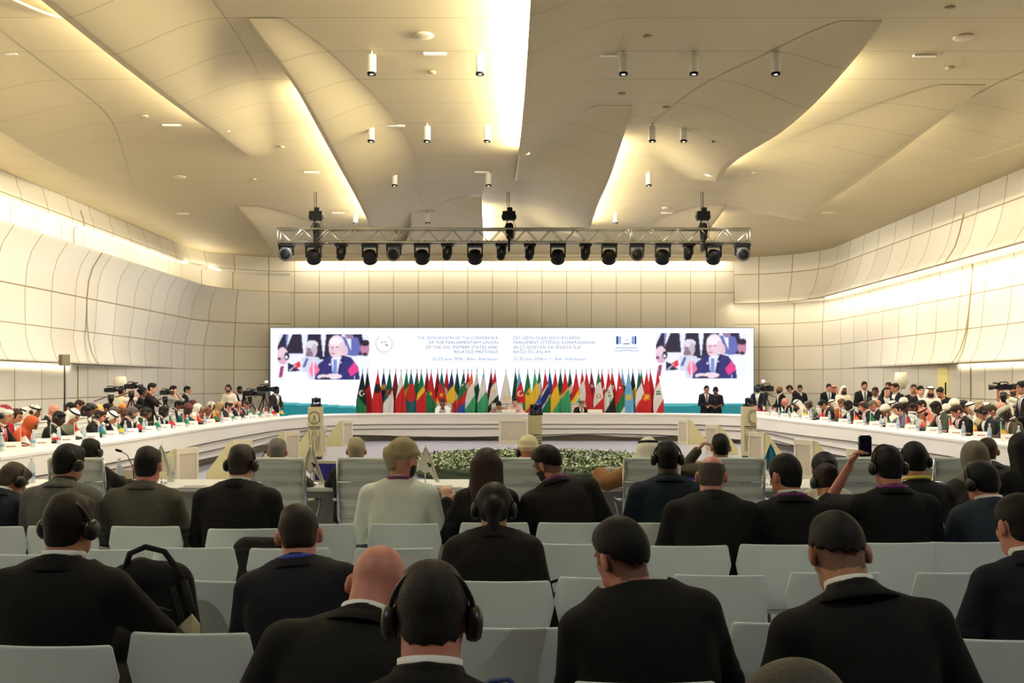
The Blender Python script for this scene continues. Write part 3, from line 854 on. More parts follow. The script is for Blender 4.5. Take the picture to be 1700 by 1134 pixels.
# LED picture wall
SY = 34.0
def paint(w, h, fn):
    """colour grid of a shown picture"""
    return fn(w, h)
scr = thing('video_wall', 'very wide white video wall showing the conference title between two camera pictures', 'screen', (0, SY, 0))
x0, x1, z0, z1 = (449-850)/F*SY, (1251-850)/F*SY, .55, 3.56
nx_, nz_ = 240, 120
me = bpy.data.meshes.new('display'); vs = []; cs = []
for j in range(nz_+1):
    for i in range(nx_+1):
        x = x0+(x1-x0)*i/nx_; z = z0+(z1-z0)*j/nz_
        vs.append((x, 0, z)); c = np.array([.70, .78, 1.0])
        t = .92+.012*math.sin(i*.12)-(.10 if x > 0 else .16*abs(min(1, (x+8.2)/4))*(x < -4.5)+.28*smooth((x+5)/1.5))
        t2 = t-.12+.06*math.sin(x*.5)
        if x < -4.3: t = 1.05-.075*(x+8.2)*.7; t2 = t-.08
        elif x > 4: t = .98; t2 = .86+.02*(x-4)
        if z < t: c = np.array(lin((100, 205, 205)))*.5
        if z < t2: c = np.array(lin((28, 150, 160)))*.5
        if z > 1 and z < 1.25: c = c*.99
        cs.append((*c, 1))
me.from_pydata(vs, [], [(j*(nx_+1)+i, j*(nx_+1)+i+1, (j+1)*(nx_+1)+i+1, (j+1)*(nx_+1)+i) for j in range(nz_) for i in range(nx_)])
at = me.color_attributes.new('Col', 'FLOAT_COLOR', 'POINT'); at.data.foreach_set('color', np.array(cs, np.float32).ravel())
EM = 1.15
SCM = vcol_mat('led_picture', emis=EM)
mobj('display', me, vcol_mat('led_background', emis=1.45), scr)
mb = MB(); mb.box((0, .16, (z0+z1)/2), (x1-x0+.04, .28, z1-z0+.04)); mb.box((0, .16, .3), (x1-x0, .25, .58)); mb.obj('cabinet', mat('black_plastic', (18, 18, 20), rough=.5), scr)

def inset(cx0, cy0, cx1, cy1):
    W, Hh = 150, 78
    yy, xx = np.mgrid[0:Hh, 0:W].astype(float); xx = xx/(W-1); yy = yy/(Hh-1)   # yy down
    img = np.ones((Hh, W, 3))*np.array(lin((226, 230, 250)))
    def E_(cx, cy, rx_, ry_, c, a=0):
        dx, dy = xx-cx, (yy-cy); ca, sa = math.cos(a), math.sin(a)
        u = dx*ca+dy*sa*.52; v = -dx*sa/.52+dy*ca
        img[((u/rx_)**2+(v/ry_)**2) < 1] = lin(c)
    def Pg(pts, c):
        m = np.zeros_like(xx, bool); j = len(pts)-1
        for i in range(len(pts)):
            xi, yi = pts[i]; xj, yj = pts[j]
            cond = ((yi > yy) != (yj > yy)) & (xx < (xj-xi)*(yy-yi)/(yj-yi+1e-9)+xi)
            m ^= cond; j = i
        img[m] = lin(c)
    dk, bl, sk = (36, 32, 58), (44, 44, 112), (226, 190, 206)
    Pg([(.0, .25), (.06, 0), (.26, 0), (.28, .42), (.02, .42), (0, .4)], dk); Pg([(.09, 0), (.14, 0), (.09, .3)], (120, 130, 190)); Pg([(.12, 0), (.16, 0), (.10, .28)], (230, 235, 250))
    Pg([(.33, 0), (.47, 0), (.50, .55), (.42, .55), (.31, .3)], (34, 28, 60)); Pg([(.53, 0), (.70, 0), (.64, .5), (.50, .55)], dk)
    Pg([(.82, 0), (.92, 0), (.96, .46), (.85, .46)], (40, 26, 70)); Pg([(.70, .05), (.88, .08), (.91, .35), (.86, .48), (.76, .46), (.70, .3)], (96, 106, 178)); Pg([(.74, .05), (.80, .05), (.80, .35)], (232, 235, 250))
    E_(.78, .0, .045, .10, (150, 120, 150)); E_(.735, .36, .035, .12, (222, 190, 205))
    Pg([(.10, .46), (.26, .46), (.27, .8), (.1, .8)], (232, 232, 246)); Pg([(.86, .5), (1, .5), (1, 1), (.86, 1)], (232, 236, 250))
    E_(.955, .30, .05, .17, (190, 130, 160)); E_(.955, .19, .05, .07, (40, 30, 50)); E_(.955, .44, .03, .04, (60, 40, 60))
    E_(.055, .47, .058, .19, (216, 168, 190)); E_(.05, .40, .055, .10, (228, 200, 215)); E_(.10, .48, .028, .09, (40, 36, 60)); E_(.095, .50, .013, .035, (240, 240, 250)); E_(.015, .54, .022, .03, (90, 50, 80))
    Pg([(0, .68), (.10, .66), (.14, .8), (.13, .95), (0, .95)], (240, 240, 252)); Pg([(.03, .7), (.07, .7), (.05, .94), (.01, .94)], (158, 50, 110))
    Pg([(.11, .62), (.16, .66), (.25, .8), (.11, .82)], (30, 30, 70))
    E_(.37, .34, .062, .19, (196, 160, 178)); E_(.375, .22, .065, .09, (220, 214, 226)); E_(.40, .34, .028, .13, (190, 180, 196)); E_(.345, .44, .04, .08, (140, 110, 130)); E_(.34, .33, .02, .015, (60, 40, 70))
    Pg([(.26, .52), (.33, .48), (.44, .50), (.49, .6), (.48, .98), (.27, .98)], (208, 210, 232)); Pg([(.31, .52), (.34, .52), (.30, .72), (.27, .72)], (72, 92, 160))
    Pg([(.17, .66), (.24, .58), (.255, .7), (.20, .76)], (214, 54, 74)); Pg([(.12, .80), (.20, .66), (.205, .68), (.13, .81)], (200, 200, 230))
    Pg([(.44, .66), (.56, .46), (.68, .45), (.80, .50), (.88, .72), (.90, 1), (.40, 1)], bl); E_(.645, .24, .088, .22, (236, 214, 226)); E_(.635, .33, .075, .19, (230, 200, 214)); E_(.635, .16, .07, .09, (240, 232, 240)); E_(.70, .30, .03, .13, (226, 196, 212))
    E_(.60, .29, .014, .012, (80, 50, 80)); E_(.65, .28, .014, .012, (80, 50, 80)); E_(.605, .42, .024, .014, (170, 90, 120)); E_(.595, .35, .012, .03, (214, 170, 190))
    Pg([(.585, .53), (.62, .49), (.70, .48), (.68, .58), (.65, .88), (.60, .88)], (228, 232, 250)); Pg([(.61, .55), (.65, .55), (.645, .88), (.60, .88)], (120, 140, 205))
    Pg([(.70, .48), (.73, .45), (.68, .88), (.655, .88)], (30, 30, 84)); E_(.57, .66, .012, .025, (220, 225, 245)); E_(.69, .62, .01, .015, (220, 225, 245))
    E_(.50, .93, .07, .05, (232, 208, 222)); E_(.61, .92, .09, .06, (236, 214, 226)); E_(.52, .965, .06, .03, (40, 34, 70))
    Pg([(.34, .78), (.39, .55), (.46, .78), (.40, .92), (.37, .92)], (244, 120, 160)); Pg([(.385, .55), (.40, .55), (.40, .98), (.39, .98)], (230, 230, 245)); E_(.385, .73, .014, .022, (250, 190, 205))
    Pg([(.84, .60), (.89, .80), (.80, .92), (.765, .78)], (226, 60, 140)); Pg([(.835, .9), (.845, .9), (.845, 1), (.835, 1)], (230, 230, 245))
    Pg([(.07, .83), (.32, .83), (.34, 1), (.06, 1)], (240, 242, 252))
    for _ in range(1):
        pd = np.pad(img, ((1, 1), (1, 1), (0, 0)), 'edge'); img = (pd[:-2, 1:-1]+pd[2:, 1:-1]+pd[1:-1, :-2]+pd[1:-1, 2:]+2*pd[1:-1, 1:-1])/6
    img = img*(.94+.10*rng.random((Hh, W, 1)))
    me = bpy.data.meshes.new('camera_picture')
    vs = [((cx0+(cx1-cx0)*i/(W-1)-850)/F*SY, -.004, CAMZ+(HZ-(cy0+(cy1-cy0)*j/(Hh-1)))/F*SY) for j in range(Hh) for i in range(W)]
    me.from_pydata(vs, [], [(j*W+i, (j+1)*W+i, (j+1)*W+i+1, j*W+i+1) for j in range(Hh-1) for i in range(W-1)])
    at = me.color_attributes.new('Col', 'FLOAT_COLOR', 'POINT')
    a4 = np.ones((Hh, W, 4), np.float32); a4[..., :3] = img; at.data.foreach_set('color', a4.ravel())
    mobj('camera_picture', me, SCM, scr)
inset(461, 555, 613, 631); inset(1089, 553, 1239, 629)
def tomesh(o, k=1):
    bpy.context.view_layer.update()
    me = bpy.data.meshes.new_from_object(o.evaluated_get(bpy.context.evaluated_depsgraph_get()))
    n = o.name.split('.')[0]; q = bpy.data.objects.new(n, me); COL.objects.link(q); q.parent = o.parent; q.location = o.location; q.rotation_euler = o.rotation_euler; q.scale = (k, 1, 1)
    bpy.data.objects.remove(o); return q
def stext(txt, px, py, hpx, col, align, parent=scr, emis=.22, Y=SY, dy=-.02, name='title_lettering', wpx=None):
    cu = bpy.data.curves.new(name, 'FONT'); cu.body = txt; cu.align_x = align; cu.size = hpx/F*Y*1.38; cu.offset = .0
    cu.space_character = 1.08
    o = bpy.data.objects.new(name, cu); COL.objects.link(o); o.parent = parent
    p = P(px, py, Y); pl_ = parent.location
    o.location = (p.x-pl_.x, dy, p.z-pl_.z); o.rotation_euler = (math.pi/2, 0, 0)
    m = mat('led_ink_%d_%d_%d' % col, col, emis=emis, var=0); cu.materials.append(m)
    k = 1
    if wpx:
        bpy.context.view_layer.update(); k = (wpx/F*Y)/max(o.dimensions.x, .001)
    return tomesh(o, k)
gold, grey = (148, 130, 96), (140, 144, 160)
for t, y, wd in (('THE 20TH SESSION OF THE CONFERENCE', 564, 134), ('OF THE PARLIAMENTARY UNION', 571.5, 115), ('OF THE OIC MEMBER STATES AND', 579.5, 120), ('RELATED MEETINGS', 587, 73)):
    stext(t, 827, y-.5, 5.2, gold, 'RIGHT', wpx=wd)
stext('22-25 June 2026 , Baku, Azerbaijan', 827, 598, 5.0, grey, 'RIGHT', wpx=109)
for t, y, wd in (('İƏT ÜZVÜ OLAN DÖVLƏTLƏRİN', 564, 110), ('PARLAMENT İTTİFAQI KONFRANSININ', 571.5, 135), ('20-Cİ SESSİYASI VƏ SESSİYA İLƏ', 579.5, 111), ('BAĞLI İCLASLAR', 587, 61)):
    stext(t, 852, y-.5, 5.2, gold, 'LEFT', wpx=wd)
stext('22-25 iyun 2026-cı il , Bakı, Azərbaycan', 852, 598, 5.0, grey, 'LEFT', wpx=121)
# wreath emblem
def scr_shape(name, items, parent=scr):
    mb = MB(); ms = []
    for col, polys in items:
        mb.cur = len(ms); ms.append(mat('led_ink_%d_%d_%d' % col, col, emis=.6, var=0))
        for pts in polys:
            q = [P(a, b, SY) for a, b in pts]; mb.add([V(v.x, -.006-.001*mb.cur, v.z) for v in q], [tuple(range(len(q)))])
    mb.obj(name, ms, parent)
def ring(cx, cy, r0, r1, a0, a1, n=30):
    A = np.linspace(R(a0), R(a1), n)
    return [[(cx+math.cos(A[i])*r0, cy+math.sin(A[i])*r0), (cx+math.cos(A[i+1])*r0, cy+math.sin(A[i+1])*r0), (cx+math.cos(A[i+1])*r1, cy+math.sin(A[i+1])*r1), (cx+math.cos(A[i])*r1, cy+math.sin(A[i])*r1)] for i in range(n-1)]
def star(cx, cy, r, n=5, k=.42, a0=-90):
    return [(cx+math.cos(R(a0+180*i/n))*r*(1 if i % 2 == 0 else k), cy+math.sin(R(a0+180*i/n))*r*(1 if i % 2 == 0 else k)) for i in range(2*n)]
scr_shape('wreath_emblem', [((214, 208, 178), ring(637.5, 571, 13.2, 14.2, -60, 240)), ((196, 190, 150), [star(637.5+13.7*math.cos(R(a)), 571+13.7*math.sin(R(a)), 1.5, 4) for a in range(-50, 235, 20)]),
    ((120, 160, 96), [star(634.5, 568.5, 2.2, 3), star(640, 568, 2.0, 4), star(642.5, 573.5, 2.6, 4)]), ((200, 150, 90), [star(641, 572, 1.6, 4), [(638, 571), (644, 574), (643.4, 575), (637.6, 572)]])])
# parliament building emblem
bars = [[(1022.8+a, 558.2), (1022.8+b, 558.2), (1022.8+b, 571.5), (1022.8+a, 571.5)] for a, b in ((0, 4.2), (5.3, 6.4))]
bars += [[(1056.5-a, 558.2), (1056.5-b, 558.2), (1056.5-b, 571.5), (1056.5-a, 571.5)] for a, b in ((0, 3.4), (4.4, 6.4))]
scr_shape('building_emblem', [((52, 82, 148), bars), ((160, 185, 225), [[(1029.5, 559), (1031.5, 559), (1031.5, 571.5), (1029.5, 571.5)], [(1048, 559), (1049.6, 559), (1049.6, 571.5), (1048, 571.5)]]),
    ((84, 96, 120), [[(1033, 571.6), (1036, 570), (1040, 569.8), (1044, 570), (1047, 571.6)], [(1038.5, 564), (1043.5, 564), (1043.5, 564.8), (1038.5, 564.8)]]),
    ((130, 150, 190), [[(1022, 577.2), (1058, 577.2), (1058, 578.4), (1022, 578.4)], [(1020, 582.3), (1030, 582.3), (1032, 581.2), (1048, 581.2), (1050, 582.3), (1060, 582.3), (1060, 583.2), (1049, 583.2), (1046, 582.3), (1034, 582.3), (1031, 583.2), (1020, 583.2)]])])
# ---------- ring of conference tables
white = mat('table_white', (240, 238, 232), rough=.35, var=.02)
white2 = mat('band_white', (236, 233, 225), rough=.4, var=.02)
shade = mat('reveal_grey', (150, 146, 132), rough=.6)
def spline(pts, n):
    out = []; P_ = [Vector(p) for p in pts]
    for j in range(len(P_)-1):
        p0 = P_[max(j-1, 0)]; p1 = P_[j]; p2 = P_[j+1]; p3 = P_[min(j+2, len(P_)-1)]
        for k in range(n):
            f = k/n; out.append(.5*((2*p1)+(-p0+p2)*f+(2*p0-5*p1+4*p2-p3)*f*f+(-p0+3*p1-3*p2+p3)*f**3))
    out.append(P_[-1]); return out
TH = .79
def table(label, front, depth, waves, n=10, group=None):
    """front = plan curve of the edge facing the middle; the top runs 'depth' to its left side"""
    root = thing('conference_table', label, 'table', (0, 0, 0), 0, group)
    c = spline(front, n); nor = []
    S = [0]
    for i in range(1, len(c)): S.append(S[-1]+(c[i]-c[i-1]).length)
    for i in range(len(c)):
        t = (c[min(i+1, len(c)-1)]-c[max(i-1, 0)]).normalized(); nor.append(Vector((-t.y, t.x)))
    def strip(off0, off1, z0f, z1f, name, m, th=True):
        mb = MB()
        a = [[V(*(c[i]+nor[i]*o), z(S[i])) for o, z in ((off0, z1f), (off1, z1f), (off1, z0f), (off0, z0f), (off0, z1f))] for i in range(len(c))]
        mb.grid(a); n_ = len(mb.v); mb.f += [(0, 1, 2, 3), (n_-5, n_-4, n_-3, n_-2)]; mb.mi += [0, 0]; mb.sm += [False, False]
        me = mb.mesh(name, True); me.polygons.foreach_set('use_smooth', [False]*len(me.polygons))
        mobj(name, me, m, root)
    k = lambda v: (lambda s: v)
    strip(0, depth, k(TH-.035), k(TH), 'tabletop', white)
    z = [TH-.035]; tot = S[-1]
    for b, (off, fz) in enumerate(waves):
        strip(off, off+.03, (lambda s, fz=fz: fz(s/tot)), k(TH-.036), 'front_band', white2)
        strip(off+.012, off+.045, (lambda s, fz=fz: fz(s/tot)-.022), (lambda s, fz=fz: fz(s/tot)), 'painted_shadow_strip', mat('painted_shadow_dark', (84, 76, 56), rough=.8))  # solid dark strip painted as the shadow under each band's lower edge
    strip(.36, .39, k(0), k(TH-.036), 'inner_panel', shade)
    return root, c, nor, S
sin = math.sin
wL = [(.02, lambda t: .50+.05*sin(t*5+.5)), (.07, lambda t: .40+.05*sin(t*6.0+1.2)), (.12, lambda t: .25+.10*sin(t*7+1.8)), (.20, lambda t: max(.10, .14-.03*sin(t*8)))]
# left side, curving into the podium
LF = [(-6.2, 12.1), (-6.15, 14.2), (-6.1, 17.0), (-6.1, 20.0), (-5.95, 23.0), (-5.75, 25.3), (-5.25, 27.2)]
wl = [(.02, lambda t: .49-.02*sin(t*6)), (.08, lambda t: .37-.06*sin(t*5.2-1.0)), (.14, lambda t: .24-.09*sin(t*5.2-1.4)), (.24, lambda t: .15+.13*max(0, sin(t*5.0-.9)))]
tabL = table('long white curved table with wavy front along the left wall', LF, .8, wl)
LP = [(-5.25, 27.2), (-4.9, 27.9), (-4.2, 28.5), (-3.0, 28.75), (0, 28.8), (3.2, 28.75), (4.6, 28.6), (5.6, 28.15), (6.3, 27.4)]
wp = [(.02, lambda t: .50+.0*t), (.06, lambda t: .37), (.10, lambda t: .17+.05*sin(t*9.4+1.5)), (.20, lambda t: .10+.10*sin(t*12.5)**2*.8)]
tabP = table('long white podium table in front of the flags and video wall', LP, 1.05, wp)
RF = [(6.3, 27.4), (6.55, 25.2), (6.7, 22.8), (6.92, 20.2), (7.0, 18.0), (7.12, 15.5), (7.35, 12.6)]
wr = [(.02, lambda t: .49-.02*sin(t*6+1)), (.08, lambda t: .37-.06*sin((1-t)*5.2-1.0)), (.14, lambda t: .24-.09*sin((1-t)*5.2-1.4)), (.24, lambda t: .15+.13*max(0, sin((1-t)*5.0-.9)))]
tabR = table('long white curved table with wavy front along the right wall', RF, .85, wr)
# near table
nt = thing('conference_table', 'straight white table nearest the audience rows with grey front panel', 'table', (0, 8.95, 0))
mb = MB(); mb.box((0, .40, .735), (12.4, .80, .035)); mb.obj('tabletop', white, nt, bevel=.006)
mb = MB(); mb.box((0, .10, .36), (12.2, .03, .715)); mb.obj('modesty_panel', mat('panel_grey', (150, 152, 146), rough=.5), nt)
for x in np.linspace(-6, 6, 6): mb = MB(); mb.box((x, .45, .36), (.04, .6, .715)); mb.obj('support_panel', mat('panel_grey', (150, 152, 146)), nt)

# ---------- chairs
plast = mat('chair_plastic', (224, 233, 230), rough=.42, var=.03, scale=6)
steel = mat('chrome', (190, 192, 196), rough=.25, metal=1.0, var=0)
def make_audience_chair():
    r = thing('stacking_chair', 'x', 'chair')
    prof = [(-.172, .47), (-.232, .70), (-.210, .815), (-.205, .82)]
    outline = [(-.165, .455), (-.200, .56), (-.232, .705), (-.212, .805), (-.203, .815)]
    rows = []
    for (x, z) in outline:
        rows.append([V(x+(-2*x)*u, -.20-.10*(z-.455)*1.0-.025*(1-(2*u-1)**2), z) for u in np.linspace(0, 1, 13)])
    mb = MB(); mb.grid(rows); o = mb.obj('backrest', plast, r); solid(o, .012); b = o.modifiers.new('b', 'BEVEL'); b.width = .003; b.segments = 1; b.limit_method = 'ANGLE'
    rows = []
    for y, w, z in ((-.205, .165, .456), (-.19, .185, .44), (-.13, .205, .435), (0, .22, .438), (.14, .215, .45), (.20, .20, .452), (.225, .185, .44)):
        rows.append([V(-w+2*w*u, y, z-.012*(1-(2*u-1)**2)) for u in np.linspace(0, 1, 9)])
    mb = MB(); mb.grid(rows); o = mb.obj('seat', plast, r); solid(o, .012)
    for sx in (-1, 1):
        for sy in (-1, 1):
            mb = MB(); mb.tube([(sx*.14, sy*.13, .425), (sx*.175, sy*.17, .40), (sx*.205, sy*.20, .0)], .010, 8); mb.obj('leg', steel, r)
    return r
exm = bpy.data.materials.new('ribbed_leather'); exm.use_nodes = True
def ribmat(name, col):
    m = bpy.data.materials.new(name); m.use_nodes = True; nt = m.node_tree; b = nt.nodes['Principled BSDF']
    tc = nt.nodes.new('ShaderNodeTexCoord'); w = nt.nodes.new('ShaderNodeTexWave'); w.bands_direction = 'Z'; w.inputs['Scale'].default_value = 3.0; w.wave_profile = 'SIN'; w.inputs['Distortion'].default_value = .3
    nt.links.new(tc.outputs['Object'], w.inputs['Vector'])
    mx = nt.nodes.new('ShaderNodeMix'); mx.data_type = 'RGBA'; nt.links.new(w.outputs['Fac'], mx.inputs[0])
    mx.inputs[6].default_value = (*[v*.72 for v in lin(col)], 1); mx.inputs[7].default_value = (*lin(col), 1)
    nt.links.new(mx.outputs[2], b.inputs['Base Color']); b.inputs['Roughness'].default_value = .5
    return m
bpy.data.materials.remove(exm); exm = ribmat('ribbed_leather', (222, 232, 220)); exw = ribmat('ribbed_leather_white', (226, 226, 214))
def make_exec(lm):
    r = thing('office_chair', 'x', 'chair')
    # upright ribbed back seen from behind, top at 1.05
    Z = np.linspace(.50, 1.04, 55); rows = []
    for z in Z:
        t = (z-.5)/.54; y = -.22-.07*t+.02*sin(t*math.pi); rib = .007*abs(sin((z)*math.pi/.048))**.5
        rows.append([V(x, y-rib+.02*(x/.22)**2, z) for x in np.linspace(-.215, .215, 9)])
    top = []
    mb = MB(); mb.grid(rows); mb.tube([(-.225, -.29, 1.045), (.225, -.29, 1.045)], .022, 10); o = mb.obj('backrest', lm, r, fix=False); solid(o, .022, 1)
    for s in (-1, 1):
        mb = MB(); mb.tube([(s*.23, -.30, 1.05), (s*.232, -.265, .80), (s*.232, -.235, .55), (s*.225, -.20, .47), (s*.225, 0, .455), (s*.22, .22, .46)], .014, 8); mb.obj('side_frame', steel, r)
        mb = MB(); mb.tube([(s*.235, -.24, .70), (s*.285, -.20, .70), (s*.29, .05, .69), (s*.27, .12, .62), (s*.24, .10, .47)], .012, 8); mb.obj('armrest', steel, r)
    for a_, b_ in ((-.30, .86), (-.245, .56)): mb = MB(); mb.tube([(-.23, a_, b_), (0, a_-.012, b_-.008), (.23, a_, b_)], .008, 6); mb.obj('cross_bar', steel, r)
    rows = []
    for y in np.linspace(-.20, .24, 30): rows.append([V(x, y, .475+.006*abs(sin(y*math.pi/.048))**.5-(.03 if y > .22 else 0)) for x in np.linspace(-.21, .21, 7)])
    mb = MB(); mb.grid(rows); o = mb.obj('seat', lm, r); solid(o, .02)
    mb = MB(); mb.tube([(0, 0, .10), (0, 0, .45)], .025, 12); mb.obj('column', steel, r)
    for k in range(5):
        a = 2*math.pi*k/5; d = V(math.cos(a), math.sin(a), 0)
        mb = MB(); mb.tube([V(0, 0, .11), d*.29+V(0, 0, .075)], [.022, .014], 8); lg = mb.obj('leg', steel, r)
        mb = MB(); n = d.cross(V(0, 0, 1)); mb.tube([d*.29+V(0, 0, .03)-n*.018, d*.29+V(0, 0, .03)+n*.018], .03, 10); mb.obj('caster', mat('black_plastic', (18, 18, 20)), lg)
    return r
chair0 = make_audience_chair(); exec0 = make_exec(exm); execw = make_exec(exw)
used = set()
def put(proto, loc, rz, label, group=None):
    if proto.name not in used:
        used.add(proto.name); proto.location = loc; proto.rotation_euler = (0, 0, rz); proto['label'] = label
        if group: proto['group'] = group
        return proto
    r = dup(proto, loc, rz, label, group)
    for m in r.children:
        pass
    return r
CH = []   # (px of the back's centre, row of its top edge, label)
chairs = [
 (85, 1068, 'white moulded chair holding the headset man in the front left, black suit'),
 (320, 1047, 'empty white moulded chair, large in front, right of the black-suited headset man'),
 (548, 1046, 'white moulded chair hidden behind the bald man, under the blue-lanyard man'),
 (838, 1038, 'empty white moulded chair directly right of the greying headset man, blue bag before it'),
 (1310, 1030, 'white moulded chair glimpsed between the two broad black-suited men in front'),
 (1690, 1058, 'white moulded chair cut by the right picture edge, below the navy-suited elbow'),
 (60, 985, 'white moulded chair hidden in front of the headset man at left'),
 (240, 970, 'white moulded chair under the black backpack, left of the open brochure'),
 (396, 962, 'white moulded chair between the brochure and the blue-lanyard man'),
 (835, 962, 'white moulded chair of the dark-haired headset woman in the black jacket'),
 (1008, 956, 'white moulded chair behind the young man with the fade haircut'),
 (1198, 952, 'empty white moulded chair framed between the two broad suited men'),
 (1388, 948, 'white moulded chair hidden in front of the bowed man with white collar'),
 (1592, 948, 'empty white moulded chair left of the navy suit at the right edge'),
 (20, 918, 'white moulded chair at the left edge in the third visible row'),
 (178, 910, 'white moulded chair behind the black backpack, its left corner showing'),
 (322, 907, 'empty white moulded chair right of the black backpack handle'),
 (478, 908, 'white moulded chair carrying the low black bag'),
 (655, 908, 'empty white moulded chair behind the bald head, in front of the white robe'),
 (960, 901, 'empty white moulded chair with the small black handbag beside it'),
 (1141, 904, 'white moulded chair of the balding man with grey temples'),
 (1296, 902, 'white moulded chair of the man with white collar and purple lanyard'),
 (1484, 899, 'white moulded chair of the man raising a camera'),
 (1608, 898, 'white moulded chair of the man in the slate blue suit'),
 (-15, 872, 'white moulded chair at the far left edge behind the bending man'),
 (105, 872, 'white moulded chair of the headset man in light grey suit'),
 (243, 872, 'white moulded chair of the man in brownish grey suit'),
 (402, 876, 'white moulded chair of the black-suited man with earphones, left of centre'),
 (533, 868, 'empty white moulded chair left of the white-robed man in turban'),
 (671, 868, 'white moulded chair of the white-robed man in turban'),
 (820, 866, 'white moulded chair of the long-haired woman'),
 (950, 866, 'white moulded chair of the bearded man looking left'),
 (1095, 866, 'white moulded chair of the dark-skinned headset man in teal suit'),
 (1232, 866, 'white moulded chair hidden between the balding man and his right neighbour'),
 (1375, 865, 'white moulded chair of the brown-haired woman with headset'),
 (1512, 865, 'white moulded chair of the headset man with yellow collar'),
 (1640, 864, 'white moulded chair hidden behind the slate blue suit'),
]
CHY = {}
for px, top, lab in chairs:
    Y = (.82-CAMZ)*F/(HZ-top); x = (px-850)/F*Y
    CHY[px] = Y
    put(chair0, (x, Y+.235, 0), random.uniform(-.05, .05), lab, 'white audience chairs')
# chairs whose tops lie below the picture: seats of the nearest figures
for px, Y, lab in ((628, 2.40, 'white moulded chair of the bald man, below the picture edge'), (1050, 2.95, 'white moulded chair of the young man with fade haircut'), (1400, 2.52, 'white moulded chair of the bowed man with white collar'), (718, 1.75, 'white moulded chair of the greying headset man in front'), (1330, 1.10, 'white moulded chair of the grey-haired head at the bottom edge')):
    put(chair0, ((px-850)/F*(Y+.3), Y+.235, 0), 0, lab, 'white audience chairs')

# executive chairs at the near table
for px, top, lab in ((128, 768, 'pale ribbed office chair behind the headset man in light grey suit'), (462, 778, 'pale ribbed office chair of the grey-haired man with red lanyard'),
    (606, 765, 'pale ribbed office chair of the white-haired man, beside the turbaned man'), (868, 760, 'pale ribbed office chair of the man in cream headcloth and gold trim'),
    (1083, 765, 'pale ribbed office chair with brown-robed arm over its left side'), (1222, 763, 'pale ribbed office chair right of the balding man'),
    (1425, 753, 'pale ribbed office chair left of the raised camera'), (1598, 760, 'pale ribbed office chair behind the woman in the olive headscarf')):
    Y = 8.42; put(exec0, ((px-850)/F*Y, Y+.28, 0), random.uniform(-.06, .06), lab, 'office chairs at the near table')

# ---------- totems, monitor stands, flowers
tm = mat('totem_cream', (196, 188, 150), rough=.5); ink = mat('totem_ink', (44, 40, 34), rough=.6)
def totem(px, Y, hgt, label, style):
    r = thing('ornamental_totem', label, 'totem', ((px-850)/F*Y, Y, 0))
    w = .145; mb = MB(); mb.box((0, 0, .06+(hgt-.06)/2), (w*2, w*2, hgt-.06)); mb.obj('column', tm, r, bevel=.006)
    mb = MB(); mb.box((0, 0, .03), (w*1.7, w*1.7, .06)); mb.obj('plinth', mat('plinth_dark', (34, 44, 36)), r)
    mb = MB(); y = -w-.004
    def ln(pts, rr=.005): mb.tube([(a*w, y, b) for a, b in pts], rr, 5)
    zc = hgt-.24
    if style == 'wheel':
        ln([(.78*math.cos(a), zc+.125*sin(a)) for a in np.linspace(0, 2*math.pi, 30)], .004)
        for a in np.linspace(0, 2*math.pi, 26, endpoint=False): ln([(.82*math.cos(a), zc+.13*sin(a)), (.95*math.cos(a), zc+.155*sin(a))], .005)
        ln([(0, zc+.04), (-.25, zc-.10)]); ln([(0, zc+.04), (.25, zc-.10)]); ln([(0, zc+.05), (0, zc)], .009)
    elif style == 'arc':
        for a in np.linspace(R(70), R(290), 18): ln([(.5+.75*math.cos(a), zc+.14*sin(a)), (.5+.95*math.cos(a), zc+.18*sin(a))], .006)
        ln([(.5+.6*math.cos(a), zc+.12*sin(a)) for a in np.linspace(R(60), R(300), 24)], .005)
    if style in ('wheel', 'arc'):
        ln([(-.9, zc-.20), (.9, zc-.20)], .010); ln([(-.8, zc-.235), (.8, zc-.235)], .004)
        for k in range(5): ln([(-.6+.3*k, zc-.26), (-.45+.3*k, zc-.24)], .004)
        for s in (-1, 1):
            ln([(s*.15, zc-.27), (s*.42, zc-.42), (s*.30, zc-.62), (s*.0, zc-.80)], .004); ln([(s*.8, zc-.26), (s*.74, zc-.5), (s*.4, zc-.76)], .003); ln([(s*.1, zc-.3), (s*.12, zc-.55), (s*.3, zc-.7)], .003)
        for k in range(10): ln([(-.85 if style == 'arc' else .45, zc-.42-.035*k), (-.25 if style == 'arc' else .85, zc-.42-.035*k)], .003)
    else:
        for i in range(7):
            for j in range(9): mb.box((-.11+.037*i, y, .12+.065*j*.9), (.018, .004, .03))
    mb.obj('ornament', ink, r)
    return r
totem(524, 22.1, 1.16, 'cream ornamental totem with wheel pattern, left of the podium', 'wheel')
totem(1243, 22.3, 1.16, 'cream ornamental totem with arc pattern, right of the podium', 'arc')
totem(888, 21.2, 1.0, 'short totem with pierced lattice foot in front of the podium centre', 'lattice')
